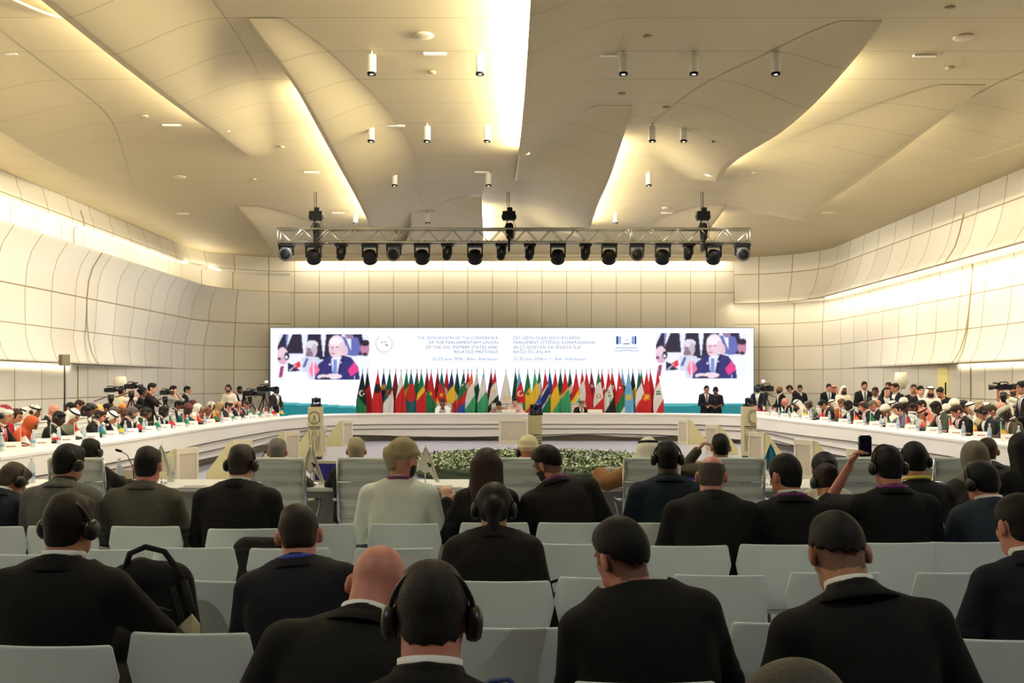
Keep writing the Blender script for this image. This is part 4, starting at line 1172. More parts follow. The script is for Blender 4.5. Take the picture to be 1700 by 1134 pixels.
def ptz(px, Y, z, label, rz=0, k=1.0):
    r = thing('robotic_camera', label, 'camera', ((px-850)/F*Y, Y, z), rz)
    bk = mat('camera_black', (14, 14, 20), rough=.35)
    mb = MB(); mb.lathe([(.10*k, 0), (.105*k, .02*k), (.10*k, .06*k), (.07*k, .075*k)], n=20); mb.box((0, 0, .03*k), (.24*k, .17*k, .05*k)); mb.obj('base', bk, r)
    mb = MB()
    for s in (-1, 1): mb.box((s*.085*k, 0, .13*k), (.03*k, .08*k, .15*k))
    mb.box((0, 0, .065*k), (.2*k, .08*k, .02*k)); mb.obj('yoke', bk, r, bevel=.004)
    mb = MB(); mb.lathe([(.05*k, -.08*k), (.065*k, -.06*k), (.068*k, .03*k), (.05*k, .075*k)], (0, 0, .155*k), 20, rx(math.pi/2)); h = mb.obj('head', bk, r)
    mb = MB(); mb.lathe([(.04*k, .0), (.042*k, .02*k), (.03*k, .025*k)], (0, -.075*k, .155*k), 16, rx(math.pi/2)); mb.obj('lens', mat('lens_glass', (20, 22, 60), rough=.05), h)
ptz(525, 22.1, 1.16, 'black robotic camera on the left ornamental totem', 0, .95)
ptz(1243, 22.3, 1.16, 'black robotic camera on the right ornamental totem', R(40), .9)
ptz(889, 21.2, 1.0, 'black robotic camera on the short centre totem', R(10), 1.15)

def monitor_stand(x, Y, sg, label, face=False):
    """floor prompter box: a framed panel held by a sloping side board"""
    r = thing('floor_monitor_stand', label, 'monitor stand', (x, Y, 0), 0)
    ivory = mat('stand_ivory', (222, 216, 190), rough=.5); side = mat('stand_side', (206, 200, 150), rough=.5); pan = mat('stand_panel', (200, 190, 170), rough=.5)
    if face:
        for a, b, c, d in ((-.42, 0, .84, .09), (-.42, .62, .84, .08), (-.42, .09, .07, .53), (.35, .09, .07, .53)):
            mb = MB() if a == -.42 and b == 0 else mb
            mb.box((a+c/2, 0, b+d/2), (c, .07, d))
        mb.obj('frame', ivory, r)
        mb = MB(); mb.box((0, .01, .355), (.70, .04, .53)); mb.obj('back_panel', pan, r)
        for s in (-1, 1):
            mb = MB(); mb.prism([(0, 0), (.45, 0), (.45, .05), (.02, .69), (0, .69)], .02, Matrix.Translation((s*.41, .03, 0)) @ Matrix.Rotation(math.pi/2, 4, 'Z')); mb.obj('side_board', side, r)
        return
    # panel in the plane facing the middle of the room, slightly turned to the audience
    a = R(62)*sg*-1
    dx, dy = math.sin(a)*-1, math.cos(a)
    Mx = Matrix.Rotation(math.atan2(.42*1.0, .14*sg), 4, 'Z') if False else None
    w = .46; ang = math.atan2(w*.94, -sg*.20)       # panel runs backward and towards the centre
    d = Vector((math.cos(ang), math.sin(ang), 0)); n = Vector((-d.y, d.x, 0))
    rot = Matrix(((d.x, n.x, 0), (d.y, n.y, 0), (0, 0, 1)))
    mb = MB()
    for u0, u1, z0_, z1_ in ((0, w, 0, .07), (0, w, .60, .69), (0, .05, .07, .60), (w-.05, w, .07, .60)):
        mb.box(tuple(rot @ V((u0+u1)/2, 0, 0)+V(0, 0, (z0_+z1_)/2)), (u1-u0, .06, z1_-z0_), rot)
    mb.obj('frame', ivory, r)
    mb = MB(); mb.box(tuple(rot @ V(w/2, 0, 0)+V(0, 0, .335)), (w-.09, .03, .54), rot); mb.obj('back_panel', pan, r)
    for yy in (0, .40):
        mb = MB(); ox = -sg*.20*(yy/.43)
        mb.prism([(ox, .0), (ox+sg*.46, .0), (ox+sg*.46, .12), (ox+sg*.06, .66), (ox, .69)], .025, Matrix.Translation((sg*.02, yy, 0))); mb.obj('side_board', side, r)
for px, bot, lab in ((568, 741, 'ivory prompter stand nearest the podium on the left'), (521, 757, 'ivory prompter stand standing behind the wheel-patterned totem'), (472, 773, 'ivory prompter stand behind the red-lanyard man'), (388, 797, 'ivory prompter stand behind the earphone man, left of centre'), (292, 820, 'ivory prompter stand right of the brown-grey suit')):
    p = PZ(px, bot, 0); monitor_stand(p.x, p.y, -1, lab)
for px, bot, lab in ((1143, 738, 'ivory prompter stand nearest the podium on the right'), (1192, 755, 'ivory prompter stand behind the dark-haired man with raised hand'), (1268, 775, 'ivory prompter stand right of the arc-patterned totem'), (1350, 797, 'ivory prompter stand above the long-haired woman in white'), (1445, 825, 'ivory prompter stand behind the raised camera')):
    p = PZ(px, bot, 0); monitor_stand(p.x, p.y, 1, lab)
monitor_stand((853-850)/F*27.6, 27.6, 1, 'ivory prompter stand with beige back before the podium centre', True)

# flower bed
fl = thing('flower_arrangement', 'low round green and white flower arrangement on the floor inside the table ring', 'flowers', (.36, 18.6, 0))
leafm = mat('leaf_green', (96, 122, 60), rough=.6, var=.4, scale=9); leafd = mat('leaf_dark', (36, 58, 26), rough=.7)
petm = mat('petal_white', (220, 222, 190), rough=.6, var=.1)
mb = MB(); mb.lathe([(2.12, 0), (2.2, .08), (2.05, .13), (.2, .14)], n=48); mb.obj('base', leafd, fl)
mb = MB(); mf = MB(); mb.cur = 0
def inring(rr, a):
    # rings and looping lobes of raised planting
    v = 0
    if 1.72 < rr < 2.22: v = 1
    lob = 1.15+.42*math.cos(a*4); 
    if abs(rr-lob) < .26: v = 1
    if rr < .38: v = .8
    return v
for k in range(15000):
    rr = 2.22*math.sqrt(random.random()); a = random.uniform(0, 2*math.pi); v = inring(rr, a)
    if v == 0 and random.random() > .12: continue
    z = .15+(.16*v)*random.uniform(.4, 1.05); c = V(rr*math.cos(a), rr*math.sin(a), z)
    b = random.uniform(0, 6.28); L = random.uniform(.035, .07); d = V(math.cos(b), math.sin(b), random.uniform(.1, 1.1))*L; s = V(-math.sin(b), math.cos(b), 0)*L*.35
    if random.random() < .22*v:
        q = random.uniform(.018, .03); n0 = len(mf.v)
        vs = [c+V(0, 0, q*1.2)]+[c+V(math.cos(t)*q, math.sin(t)*q, q*.4) for t in np.linspace(0, 6.28, 6)[:-1]]+[c-V(0, 0, q*.4)]
        mf.add(vs, [(0, 1+i, 1+(i+1) % 5) for i in range(5)]+[(6, 1+(i+1) % 5, 1+i) for i in range(5)])
    else: mb.cur = 0 if random.random() < .75 else 1; mb.add([c-d*.3, c+s, c+d, c-s], [(0, 1, 2, 3)])
o = mb.obj('foliage', [leafm, leafd], fl, fix=False); o['kind'] = 'stuff'
o = mf.obj('blossoms', petm, fl, fix=False); o['kind'] = 'stuff'

# ---------- truss and moving heads
TY = 23.0; tz0, tz1 = CAMZ+(HZ-403)/F*TY, CAMZ+(HZ-381)/F*TY; tx0, tx1 = (463-850)/F*TY, (1243-850)/F*TY
alu = mat('aluminium', (176, 174, 160), rough=.35, metal=.9, var=0)
tr = thing('lighting_truss', 'long silver box truss hung across the hall under the ceiling', 'truss', (0, TY, tz0))
hh = tz1-tz0
for y in (-.14, .14):
    for z in (0, hh): mb = MB(); mb.tube([(tx0, y, z), (tx1, y, z)], .024, 10); mb.obj('chord', alu, tr)
mb = MB(); n = 38; dx = (tx1-tx0)/n
for i in range(n):
    a = tx0+i*dx
    for y in (-.14, .14): mb.tube([(a, y, 0 if i % 2 else hh), (a+dx, y, hh if i % 2 else 0)], .0095, 6)
    for z in (0, hh): mb.tube([(a, -.14 if i % 2 else .14, z), (a+dx, .14 if i % 2 else -.14, z)], .009, 6)
for x in (tx0, tx0+dx*9.5, tx0+dx*19, tx0+dx*28.5, tx1):
    for y in (-.14, .14): mb.tube([(x, y, 0), (x, y, hh)], .016, 6)
mb.obj('lacing', alu, tr)
blk = mat('fixture_black', (8, 8, 9), rough=.6, spec=.25)
for px, lab in ((525, 'black chain hoist holding the left end of the truss'), (845, 'black chain hoist holding the middle of the truss'), (1167, 'black chain hoist holding the right end of the truss')):
    x = (px-850)/F*TY; r = thing('chain_hoist', lab, 'hoist', (x, TY, tz0))
    mb = MB(); mb.tube([(-.04, 0, .75), (-.05, 0, H-tz0-.005)], .006, 6); mb.tube([(.03, 0, .72), (.0, 0, H-tz0-.35), (0, 0, H-tz0-.005)], .010, 6)
    mb.tube([(.06, .0, .6), (.16, 0, .35), (.12, 0, .1)], .008, 6); mb.obj('chain', blk, r)
    mb = MB(); mb.box((0, 0, .62), (.30, .20, .20)); mb.box((.02, 0, .76), (.12, .14, .10)); mb.lathe([(.05, -.17), (.07, -.12), (.07, .12), (.05, .17)], (0, 0, .60), 14, ry(math.pi/2)); mb.obj('motor', blk, r, bevel=.01)
    mb = MB(); mb.lathe([(.05, 0), (.085, .06), (.10, .25), (.07, .38), (.03, .40)], (.02, -.0, .06), 14); mb.box((0, .0, -.0), (.05, .36, .38)); mb.obj('chain_bag', mat('bag_black', (12, 12, 12), rough=.95), r)
    mb = MB()
    for s in (-1, 1): mb.tube([(s*.0-.10, s*.14, hh), (-.02, 0, .55)], .012, 6)
    mb.obj('sling', blk, r)
def moving_head(px, kind, label):
    x = (px-850)/F*TY; k = {'wash': 1.0, 'spot': .78, 'beam': .95}[kind]
    r = thing('moving_head_light', label, 'stage light', (x, TY, tz0-.02)); r['group'] = 'moving head lights on the truss'
    mb = MB(); mb.box((0, 0, -.045*k), (.36*k, .30*k, .07*k))
    for s in (-1, 1): mb.tube([(s*.10*k, 0, -.01), (s*.07*k, -.1, .06), (s*.1*k, -.14, .03)], .012, 6)
    mb.obj('base', blk, r, bevel=.01)
    mb = MB()
    if kind == 'wash':
        for s in (-1, 1): mb.prism([(0, 0), (.03, 0), (.03, -.24), (0, -.24)], .14, Matrix.Translation((s*.165-.015, 0, -.08)))
        mb.obj('yoke', blk, r, bevel=.006)
        mb = MB(); mb.lathe([(.06, .15), (.13, .12), (.155, .02), (.16, -.12), (.145, -.14)], (0, -.0, -.30), 22, rx(R(40))); h = mb.obj('head', blk, r)
        mb = MB(); mb.lathe([(.135, 0), (.13, .01), (.09, .03), (.0, .04)], (0, 0.095, -.41), 22, rx(R(220))); mb.obj('lens', mat('lens_dark', (14, 16, 18), rough=.45, spec=.2), h)
    elif kind == 'beam':
        for s in (-1, 1): mb.prism([(0, 0), (.03, 0), (.03, -.20), (0, -.20)], .12, Matrix.Translation((s*.155-.015, 0, -.07)))
        mb.obj('yoke', blk, r, bevel=.006)
        mb = MB(); M_ = rx(R(100)); mb.lathe([(.05, -.16), (.12, -.12), (.145, 0), (.15, .13), (.14, .15)], (0, 0, -.24), 22, M_); h = mb.obj('head', blk, r)
        mb = MB(); mb.lathe([(.152, .12), (.158, .13), (.158, .155), (.14, .16)], (0, 0, -.24), 22, M_); mb.obj('front_ring', mat('ring_grey', (92, 92, 92), rough=.4, metal=.5), h)
        mb = MB(); mb.lathe([(.13, .150), (.10, .17), (.0, .18)], (0, 0, -.24), 22, M_); mb.obj('lens', mat('lens_dark', (14, 16, 18), rough=.45, spec=.2), h)
    else:
        for s in (-1, 1): mb.prism([(0, 0), (.025, -.02), (.025, -.18), (0, -.2)], .08, Matrix.Translation((s*.095-.012, 0, -.06)))
        mb.obj('yoke', blk, r, bevel=.004)
        mb = MB(); mb.lathe([(.03, -.17), (.09, -.12), (.105, .02), (.085, .12), (.05, .16)], (0, 0, -.22), 16, rx(R(12)) @ ry(R(12))); h = mb.obj('head', blk, r)
        mb = MB(); mb.box((0, -.10, -.20), (.04, .02, .05)); mb.obj('display', mat('ring_grey', (92, 92, 92)), h)
heads = [(475.6, 'beam'), (520.5, 'wash'), (566.5, 'spot'), (614, 'wash'), (654, 'beam'), (700.7, 'wash'), (742.7, 'spot'), (788.6, 'wash'), (832.6, 'spot'), (879.5, 'spot'), (926, 'wash'), (972, 'spot'), (1011, 'wash'), (1057, 'beam'), (1100, 'wash'), (1143, 'spot'), (1184.6, 'wash'), (1232, 'beam')]
ORD = ['first', 'second', 'third', 'fourth', 'fifth', 'sixth', 'seventh', 'eighth', 'ninth', 'tenth', 'eleventh', 'twelfth', 'thirteenth', 'fourteenth', 'fifteenth', 'sixteenth', 'seventeenth', 'eighteenth', 'nineteenth', 'twentieth'] + ['%d%s' % (i, {1: 'st', 2: 'nd', 3: 'rd'}.get(i % 10, 'th')) for i in range(21, 60)]
for i, (px, k) in enumerate(heads):
    moving_head(px, k, {'wash': 'large black moving wash light', 'spot': 'narrow black moving spot light', 'beam': 'round-faced black moving light'}[k]+', %s from the left end of the truss' % ORD[i])

# ---------- ceiling fixtures
wm = mat('fixture_white', (226, 222, 206), rough=.4)
nrow = {}
def downlight(px, py_top, k=1.0, on=True):
    z = H; Y = (z-CAMZ)*F/(HZ-py_top); x = (px-850)/F*Y
    nrow[round(Y, 1)] = nrow.get(round(Y, 1), 0)+1
    r = thing('cylinder_downlight', 'white cylinder spotlight, %s in the row hung at ceiling %s' % (ORD[nrow[round(Y, 1)]-1], {13.2: 'nearest the camera', 16.9: 'second from the camera', 20.7: 'third from the camera', 25.5: 'just behind the truss'}.get(round(Y, 1), 'near the truss')), 'spotlight', (x, Y, H)); r['group'] = 'white cylinder spotlights'
    mb = MB(); mb.tube([(0, 0, 0), (0, 0, -.06)], .012, 8); mb.obj('stem', wm, r)
    mb = MB(); mb.lathe([(.055, 0), (.058, -.01), (.058, -.235), (.05, -.24)], (0, 0, -.05), 18); mb.obj('housing', wm, r)
    mb = MB(); mb.lathe([(.059, 0), (.059, -.03), (.042, -.032), (.038, -.02)], (0, 0, -.285), 18); mb.obj('rim', blk, r)
    mb = MB(); mb.lathe([(.03, 0), (.02, -.012), (.0, -.014)], (0, 0, -.30), 14); mb.obj('lamp', mat('lamp_glow', (255, 244, 220), emis=5, var=0), r)
for px in (617, 797, 1035, 1152, 1288): downlight(px, 85)
for px in (616, 709, 809, 1083, 1135, 1188): downlight(px, 205)
for px in (655, 811, 1077): downlight(px, 284)
for px in (590, 710, 1022): downlight(px, 351)
def plate(px, py, i):
    Y = (H-CAMZ)*F/(HZ-py); mb = MB(); mb.box((0, 0, -.012), (.30, .07, .024)); o = mb.obj('ceiling_plate', wm, None, ((px-850)/F*Y, Y, H)); return tag(o, 'small white rectangular plate under the ceiling, %s' % i, 'plate', 'white ceiling plates')
for px, py, i in ((722, 88, 'between the two nearest left spotlights'), (1006, 90, 'left of the nearest right spotlights'), (1535, 91, 'rightmost in the nearest row'), (9, 87, 'at the upper left edge'),
    (285, 207, 'left of the first gold-lit fold'), (657, 208, 'beside the second row of spotlights'), (1416, 209, 'right of the curved fold'), (517, 285, 'left part of the third row'), (800, 285, 'centre of the third row'), (1260, 285, 'right part of the third row'),
    (304, 354, 'far left of the fourth row'), (561, 353, 'left of the truss hoist in the fourth row'), (697, 353, 'left of centre in the fourth row'), (1107, 353, 'right of centre in the fourth row'), (1375, 352, 'far right of the fourth row')): plate(px, py, i)
def disc(px, py, rr, name, label, cat, group, col=(196, 182, 146)):
    Y = (H-CAMZ)*F/(HZ-py); mb = MB(); mb.lathe([(rr, 0), (rr*.95, -.018), (rr*.6, -.026), (0, -.026)], n=22); o = mb.obj(name, mat('disc_%d' % col[0], col, rough=.5), None, ((px-850)/F*Y, Y, H)); tag(o, label, cat, group)
for px, py, l in ((703, 58, 'large round speaker grille near the camera, left of the central slot'), (1600, 61, 'large round speaker grille at the upper right'), (1107, 345, 'round speaker grille behind the right truss'), (298, 293, 'round speaker grille over the left side'), (1292, 293, 'round speaker grille over the right side')): disc(px, py, .13, 'ceiling_speaker', l, 'speaker', 'ceiling speakers')
for i, (px, py, l) in enumerate(((386, 126, 'above the first left fold'), (1577, 12, 'upper right corner'), (1075, 60, 'right of the central slot'), (1577, 112, 'right, below the nearest plate'), (122, 192, 'far left, outer one of a pair'), (240, 192, 'far left, inner one of a pair'), (467, 243, 'left of the second fold'), (1106, 178, 'above the right spotlight row'), (1033, 155, 'under the nearest right spotlights'), (717, 119, 'between nearest left spotlights'), (1240, 300, 'below the curved right fold'), (421, 297, 'left centre of the third row'))): disc(px, py, .06, 'smoke_detector', 'small round smoke detector on the ceiling, '+l, 'detector', 'smoke detectors', (168, 150, 112))
# room lamps: the row of downlights and the ceiling's recessed lamps over the ring of tables, plus added fill spots
def spot(x, y, z, e, ang=100, col=(1, .88, .68), tx=0, ty=0, bl=.7, rad=.05):
    l = bpy.data.lights.new('downlight_and_fill_beam', 'SPOT'); l.energy = e; l.spot_size = R(ang); l.spot_blend = bl; l.color = col; l.shadow_soft_size = rad
    o = bpy.data.objects.new('downlight_and_fill_beam', l); COL.objects.link(o); o.location = (x, y, z); o.rotation_euler = Vector((tx, ty, -1)).to_track_quat('-Z', 'Y').to_euler()
for y in (13.5, 17.5, 21.5, 26.0):
    for x in (-7.4, 7.6): spot(x, y, 5.5, 330, 120, (1, .94, .86))
for y in (14.5, 19.5, 24.5):
    for x in (-3.0, 3.0): spot(x, y, 5.5, 320, 120, (.93, .95, 1))
for y in (16.5, 22.5, 28.0):
    for sx in (-1, 1): spot(sx*4.5, y, 5.6, 330, 95, (.95, .96, 1), tx=sx*1.15, ty=.1)  # added cool fill tilted outward to brighten the lower side walls, no fixture modelled
for x in (-5.5, -2, 2, 5.5): spot(x, 28.2, 5.5, 330, 110, (1, .96, .93))
for x in (-5.5, 0, 5.5): spot(x, 8.6, 5.6, 300, 120, (.96, 1, .94))  # added cool fill over the near table and office chairs
for x in (-3.5, 3.5): spot(x, 1.5, 5.6, 200, 140, (.92, 1, .94))  # added cool fill to lift the audience chairs
# ---------- flags behind the podium
FLM = vcol_mat('flag_cloth', rough=.75)
CN = {'k': ((22, 22, 26), 'black'), 'r': ((206, 34, 40), 'red'), 'g': ((20, 122, 78), 'green'), 'G': ((10, 84, 62), 'dark green'), 'w': ((232, 232, 232), 'white'), 'n': ((28, 38, 110), 'navy'),
      'y': ((240, 200, 50), 'yellow'), 'm': ((150, 24, 50), 'maroon'), 't': ((24, 100, 110), 'teal'), 'b': ((50, 90, 190), 'blue'), 's': ((110, 180, 230), 'sky blue'), 'o': ((238, 120, 40), 'orange'), 'c': ((60, 170, 120), 'mint green')}
FL = [(602, 0, [('n', .12), ('k', .5), ('g', .38)], 'crescent w .46'), (610, 1, [('k', .35), ('r', .65)], ''), (627.6, 0, [('r', 1)], 'eagle k .36'), (637, 1, [('n', 1)], 'sun y .34'), (647, 0, [('G', .52), ('w', .48)], 'crescent r .45'), (657, 1, [('m', 1)], ''),
 (666, 0, [('w', .38), ('r', .62)], ''), (675, 1, [('g', .38), ('y', .62)], ''), (682.5, 0, [('t', .2), ('t', .8)], 'disc r .45'), (692.5, 1, [('m', .15), ('g', .85)], ''), (699.5, 0, [('g', .36), ('y', .14), ('r', .5)], ''), (709, 1, [('m', 1)], 'patch w .5'),
 (716, 0, [('r', .5), ('g', .5)], 'star y .47'), (726.5, 1, [('m', 1)], 'patch k .4'), (733.5, 0, [('t', .28), ('r', .45), ('y', .27)], 'star y .5'), (742, 1, [('r', .38), ('w', .2), ('r', .42)], ''), (750, 0, [('n', .34), ('y', .38), ('r', .28)], ''), (759, 1, [('G', .5), ('w', .5)], ''),
 (770, 0, [('G', .22), ('g', .28), ('r', .2), ('b', .3)], 'stars w .26'), (777, 1, [('r', .25), ('w', .1), ('r', .65)], ''), (783, 0, [('o', .28), ('w', .36), ('c', .36)], ''), (792, 1, [('w', .3), ('G', .7)], ''), (803, 0, [('s', .12), ('w', .40), ('c', .48)], ''), (815.5, 1, [('m', 1)], 'band k .3'),
 (822, 0, [('r', .24), ('w', .36), ('k', .40)], 'patch y .42'), (840, 0, [('w', 1)], 'seal y .55'), (855.7, 1, [('G', .6), ('t', .4)], ''), (861.5, 0, [('s', .26), ('r', .52), ('g', .22)], 'crescent w .47'), (876, 0, [('g', .40), ('y', .40), ('r', .2)], 'star g .47'), (887.7, 0, [('c', .28), ('y', .36), ('b', .36)], ''),
 (895.5, 1, [('g', .25), ('w', .75)], ''), (905, 0, [('r', .33), ('w', .05), ('n', .24), ('w', .04), ('g', .34)], ''), (912.5, 1, [('b', .7), ('w', .3)], ''), (922, 0, [('r', .34), ('y', .44), ('c', .22)], ''), (930.5, 1, [('G', .5), ('w', .1), ('r', .4)], ''), (938, 0, [('r', .40), ('y', .05), ('c', .55)], ''),
 (946, 1, [('G', .32), ('w', .2), ('k', .48)], ''), (956.5, 0, [('r', .48), ('y', .14), ('w', .06), ('c', .32)], ''), (966.5, 0, [('r', .22), ('w', .78)], ''), (973.4, 0, [('r', 1)], 'band w .9'), (981.5, 1, [('m', .5), ('r', .3), ('o', .2)], 'star w .32'), (993.5, 0, [('g', .24), ('w', .42), ('r', .34)], 'seal r .52'),
 (999.5, 1, [('r', .4), ('w', .08), ('r', .52)], ''), (1010, 0, [('r', .32), ('w', .38), ('k', .30)], 'script g .5'), (1016, 1, [('r', 1)], 'patch w .35'), (1027.5, 0, [('r', .56), ('g', .30), ('w', .14)], 'disc2 w .34'), (1033, 1, [('s', .3), ('G', .7)], 'stars w .35'), (1043.5, 0, [('s', 1)], 'sun y .55'),
 (1050.5, 1, [('k', .4), ('y', .3), ('s', .3)], ''), (1060.5, 0, [('G', .3), ('w', .30), ('r', .40)], ''), (1064.5, 1, [('g', .15), ('r', .25), ('G', .6)], ''), (1073.5, 0, [('r', 1)], 'sun y .55'), (1079.5, 1, [('r', 1)], ''), (1091.5, 0, [('r', .26), ('w', .5), ('r', .24)], 'tree g .46')]
_lab = {}
poleM = mat('flag_pole', (214, 204, 190), rough=.3, metal=.3)
for i, (px, row, st, em) in enumerate(FL):
    Y = 31.0+.30*row; x = (px-850)/F*Y; hgt = 2.02 if row == 0 else 2.04
    big = px == 840
    names = [CN[c][1] for c, f in st]; names = [n for j, n in enumerate(names) if j == 0 or n != names[j-1]]
    emn = {'crescent': 'crescent', 'eagle': 'double-headed eagle', 'sun': 'sun', 'disc': 'large disc', 'disc2': 'small star', 'star': 'star', 'stars': 'row of small stars', 'seal': 'round seal', 'patch': 'small emblem', 'band': 'band', 'script': 'lettering', 'tree': 'cedar tree'}
    lb = 'furled '+', '.join(names)+' flag'
    if em: k_, c_, v_ = em.split(); lb += ' with %s %s' % (CN[c_][1], emn[k_])
    else: k_ = None
    lb += ', %s row' % ('front' if row == 0 else 'back')
    while lb in _lab: lb += ', further right' if 'further' not in lb else ' still'
    _lab[lb] = 1
    r = thing('flag', lb, 'flag', (x, Y, 0)); r['group'] = 'national flags behind the podium'
    mb = MB(); mb.tube([(0, 0, .03), (0, 0, hgt+.03)], .012, 8); mb.lathe([(.012, 0), (.022, .02), (.012, .05), (.002, .13)], (0, 0, hgt+.02), 10); mb.obj('pole', poleM, r)
    mb = MB(); mb.lathe([(.13, 0), (.13, .02), (.03, .05), (.02, .10)], n=20); mb.obj('stand', mat('stand_white', (225, 225, 225)), r)
    # cloth: narrow at the tip, widening in soft pleats towards the hem
    nu, nv = 22, 60; top = hgt+.0; L = 1.42 if not big else 1.5; Wd = (.165 if row == 0 else .15)*(1.25 if big else 1)
    lean_ = random.uniform(-.05, .05)+(.03 if px > 850 else -.02); sl = random.uniform(.14, .26)*(1 if (px > 850) else -1 if random.random() < .5 else 1)
    ph = random.uniform(0, 6)
    vs = []; cols = []
    for j in range(nv+1):
        v = j/nv
        wv = Wd*(.03+.97*min(1, (v/.62))**.9)*(1-.12*max(0, v-.8)/.2)
        for ii in range(nu+1):
            u = ii/nu*2-1
            fold = .022*min(1, v*2)*math.sin(u*6.5+ph+v*2)*(1 if row == 0 else .8)
            vs.append((u*wv+lean_*v, -.02-.055*math.sqrt(max(0, 1-u*u*.9))*min(1, v*2.5)+fold, top-L*v-.02*abs(u)*v))
            vv = min(max(v+sl*u*min(1, v*1.8)*.8, 0), .999)
            a = 0
            for c, f in st:
                a += f
                if vv <= a+1e-6: break
            col = CN[c][0]
            if k_:
                cv = float(v_); dx = u*wv/Wd; dz = (v-cv)*L/Wd; rr = math.hypot(dx, dz); on = False; an = math.atan2(dz, dx)
                if k_ == 'crescent': on = (.30 < 1 and rr < .55 and math.hypot(dx-.18, dz) > .40) or math.hypot(dx-.38, dz-.15) < .15
                elif k_ == 'eagle': on = rr < .55+.35*abs(math.sin(an*4)) and abs(dx) > .04 or (abs(dx) < .2 and abs(dz) < .9)
                elif k_ == 'sun': on = rr < .38 or (rr < .72 and math.sin(an*16) > .1)
                elif k_ == 'disc': on = math.hypot(dx, dz*.55) < .95
                elif k_ == 'disc2': on = rr < .2
                elif k_ == 'star': on = rr < .22+.22*max(0, math.cos(5*an+1.57))
                elif k_ == 'stars': on = abs((dx*1.0+dz*.8)) < .16 and math.sin(dz*9) > .0 and rr < 1.2
                elif k_ == 'seal': on = .30 < rr < .42 or (rr < .18 and math.sin(an*5) > 0)
                elif k_ == 'patch': on = abs(dx) < .28 and abs(dz) < .35 and math.sin(dx*20)+math.sin(dz*17) > -.2
                elif k_ == 'band': on = abs(dz) < .5
                elif k_ == 'script': on = abs(dx-dz*.3) < .22+.15*math.sin(dz*7) and abs(dz) < 1.3 and math.sin(dz*11+dx*4) > -.2
                elif k_ == 'tree': on = abs(dx) < .5*(1-(dz+.5)*-.8)*.6 and -.6 < dz < .45 and math.sin(dz*14) > -.5
                if on: col = CN[c_][0]
            sh = 1.0
            cols.append((*[t*sh for t in lin(col)], 1))
    me = bpy.data.meshes.new('cloth')
    me.from_pydata(vs, [], [(j*(nu+1)+k, j*(nu+1)+k+1, (j+1)*(nu+1)+k+1, (j+1)*(nu+1)+k) for j in range(nv) for k in range(nu)])
    me.polygons.foreach_set('use_smooth', [True]*len(me.polygons))
    at = me.color_attributes.new('Col', 'FLOAT_COLOR', 'POINT'); at.data.foreach_set('color', np.array(cols, np.float32).ravel())
    mobj('cloth', me, FLM, r)
PI = math.pi
BLK, NAVY, GREY, DG = (17, 16, 17), (20, 26, 44), (84, 84, 80), (40, 40, 44)
def curve_pt(tab, px, off):
    root, c, nor, S = tab
    best = None
    for i in range(len(c)):
        q = c[i]+nor[i]*off; e = abs(850+q.x/q.y*F-px)
        if best is None or e < best[0]: best = (e, q, nor[i], i)
    # refine between neighbours
    _, q, n, i = best
    for a, b in ((i-1, i), (i, i+1)):
        if a < 0 or b >= len(c): continue
        A, B = c[a]+nor[a]*off, c[b]+nor[b]*off; pa, pb = 850+A.x/A.y*F-px, 850+B.x/B.y*F-px
        if pa*pb < 0: t = pa/(pa-pb); return A.lerp(B, t), nor[a]
    return q, n
# --- table things
cardm = mat('card_white', (236, 232, 222), rough=.6); printm = mat('card_print', (150, 96, 96), rough=.7)
def make_card():
    r = thing('name_card', 'x', 'name card')
    mb = MB(); w = .125; mb.v = []; mb.add([(-w, -.045, 0), (w, -.045, 0), (w, 0, .11), (-w, 0, .11), (-w, .045, 0), (w, .045, 0)], [(0, 1, 2, 3), (3, 2, 5, 4)]); o = mb.obj('card', cardm, r, fix=False); solid(o, .004)
    mb = MB(); th = math.atan2(.11, .045); M_ = rx(0)
    for k, (x, wd) in enumerate(((-.05, .018), (-.027, .02), (-.002, .016), (.02, .02), (.045, .018))): mb.box((x, -.027, .052), (wd, .003, .016), rx(-(PI/2-th)))
    mb.obj('print', printm, r)
    return r
def make_bottle():
    r = thing('water_bottle', 'x', 'bottle')
    mb = MB(); mb.lathe([(.030, 0), (.033, .01), (.033, .14), (.028, .17), (.014, .205), (.013, .235)], n=14); mb.obj('bottle_body', mat('bottle_clear', (206, 220, 226), rough=.1, alpha=.55, var=0), r)
    mb = MB(); mb.lathe([(.0345, .06), (.0345, .10)], n=14); mb.obj('bottle_label', mat('label_blue', (120, 150, 176)), r)
    mb = MB(); mb.lathe([(.015, .228), (.015, .248)], n=12); mb.obj('cap', cardm, r)
    return r
def make_mic():
    r = thing('gooseneck_microphone', 'x', 'microphone')
    mb = MB(); mb.lathe([(.05, 0), (.055, .01), (.05, .03), (.02, .035)], n=16); mb.obj('base', blk, r)
    mb = MB(); mb.tube([(0, 0, .03), (0, -.01, .16), (0, -.06, .27), (0, -.12, .31)], .004, 6); mb.obj('neck', blk, r)
    mb = MB(); mb.tube([(0, -.11, .305), (0, -.125, .312), (0, -.165, .325), (0, -.175, .328)], [.006, .012, .012, .005], 8); mb.obj('capsule', blk, r)
    return r
card0, bottle0, mic0 = make_card(), make_bottle(), make_mic()
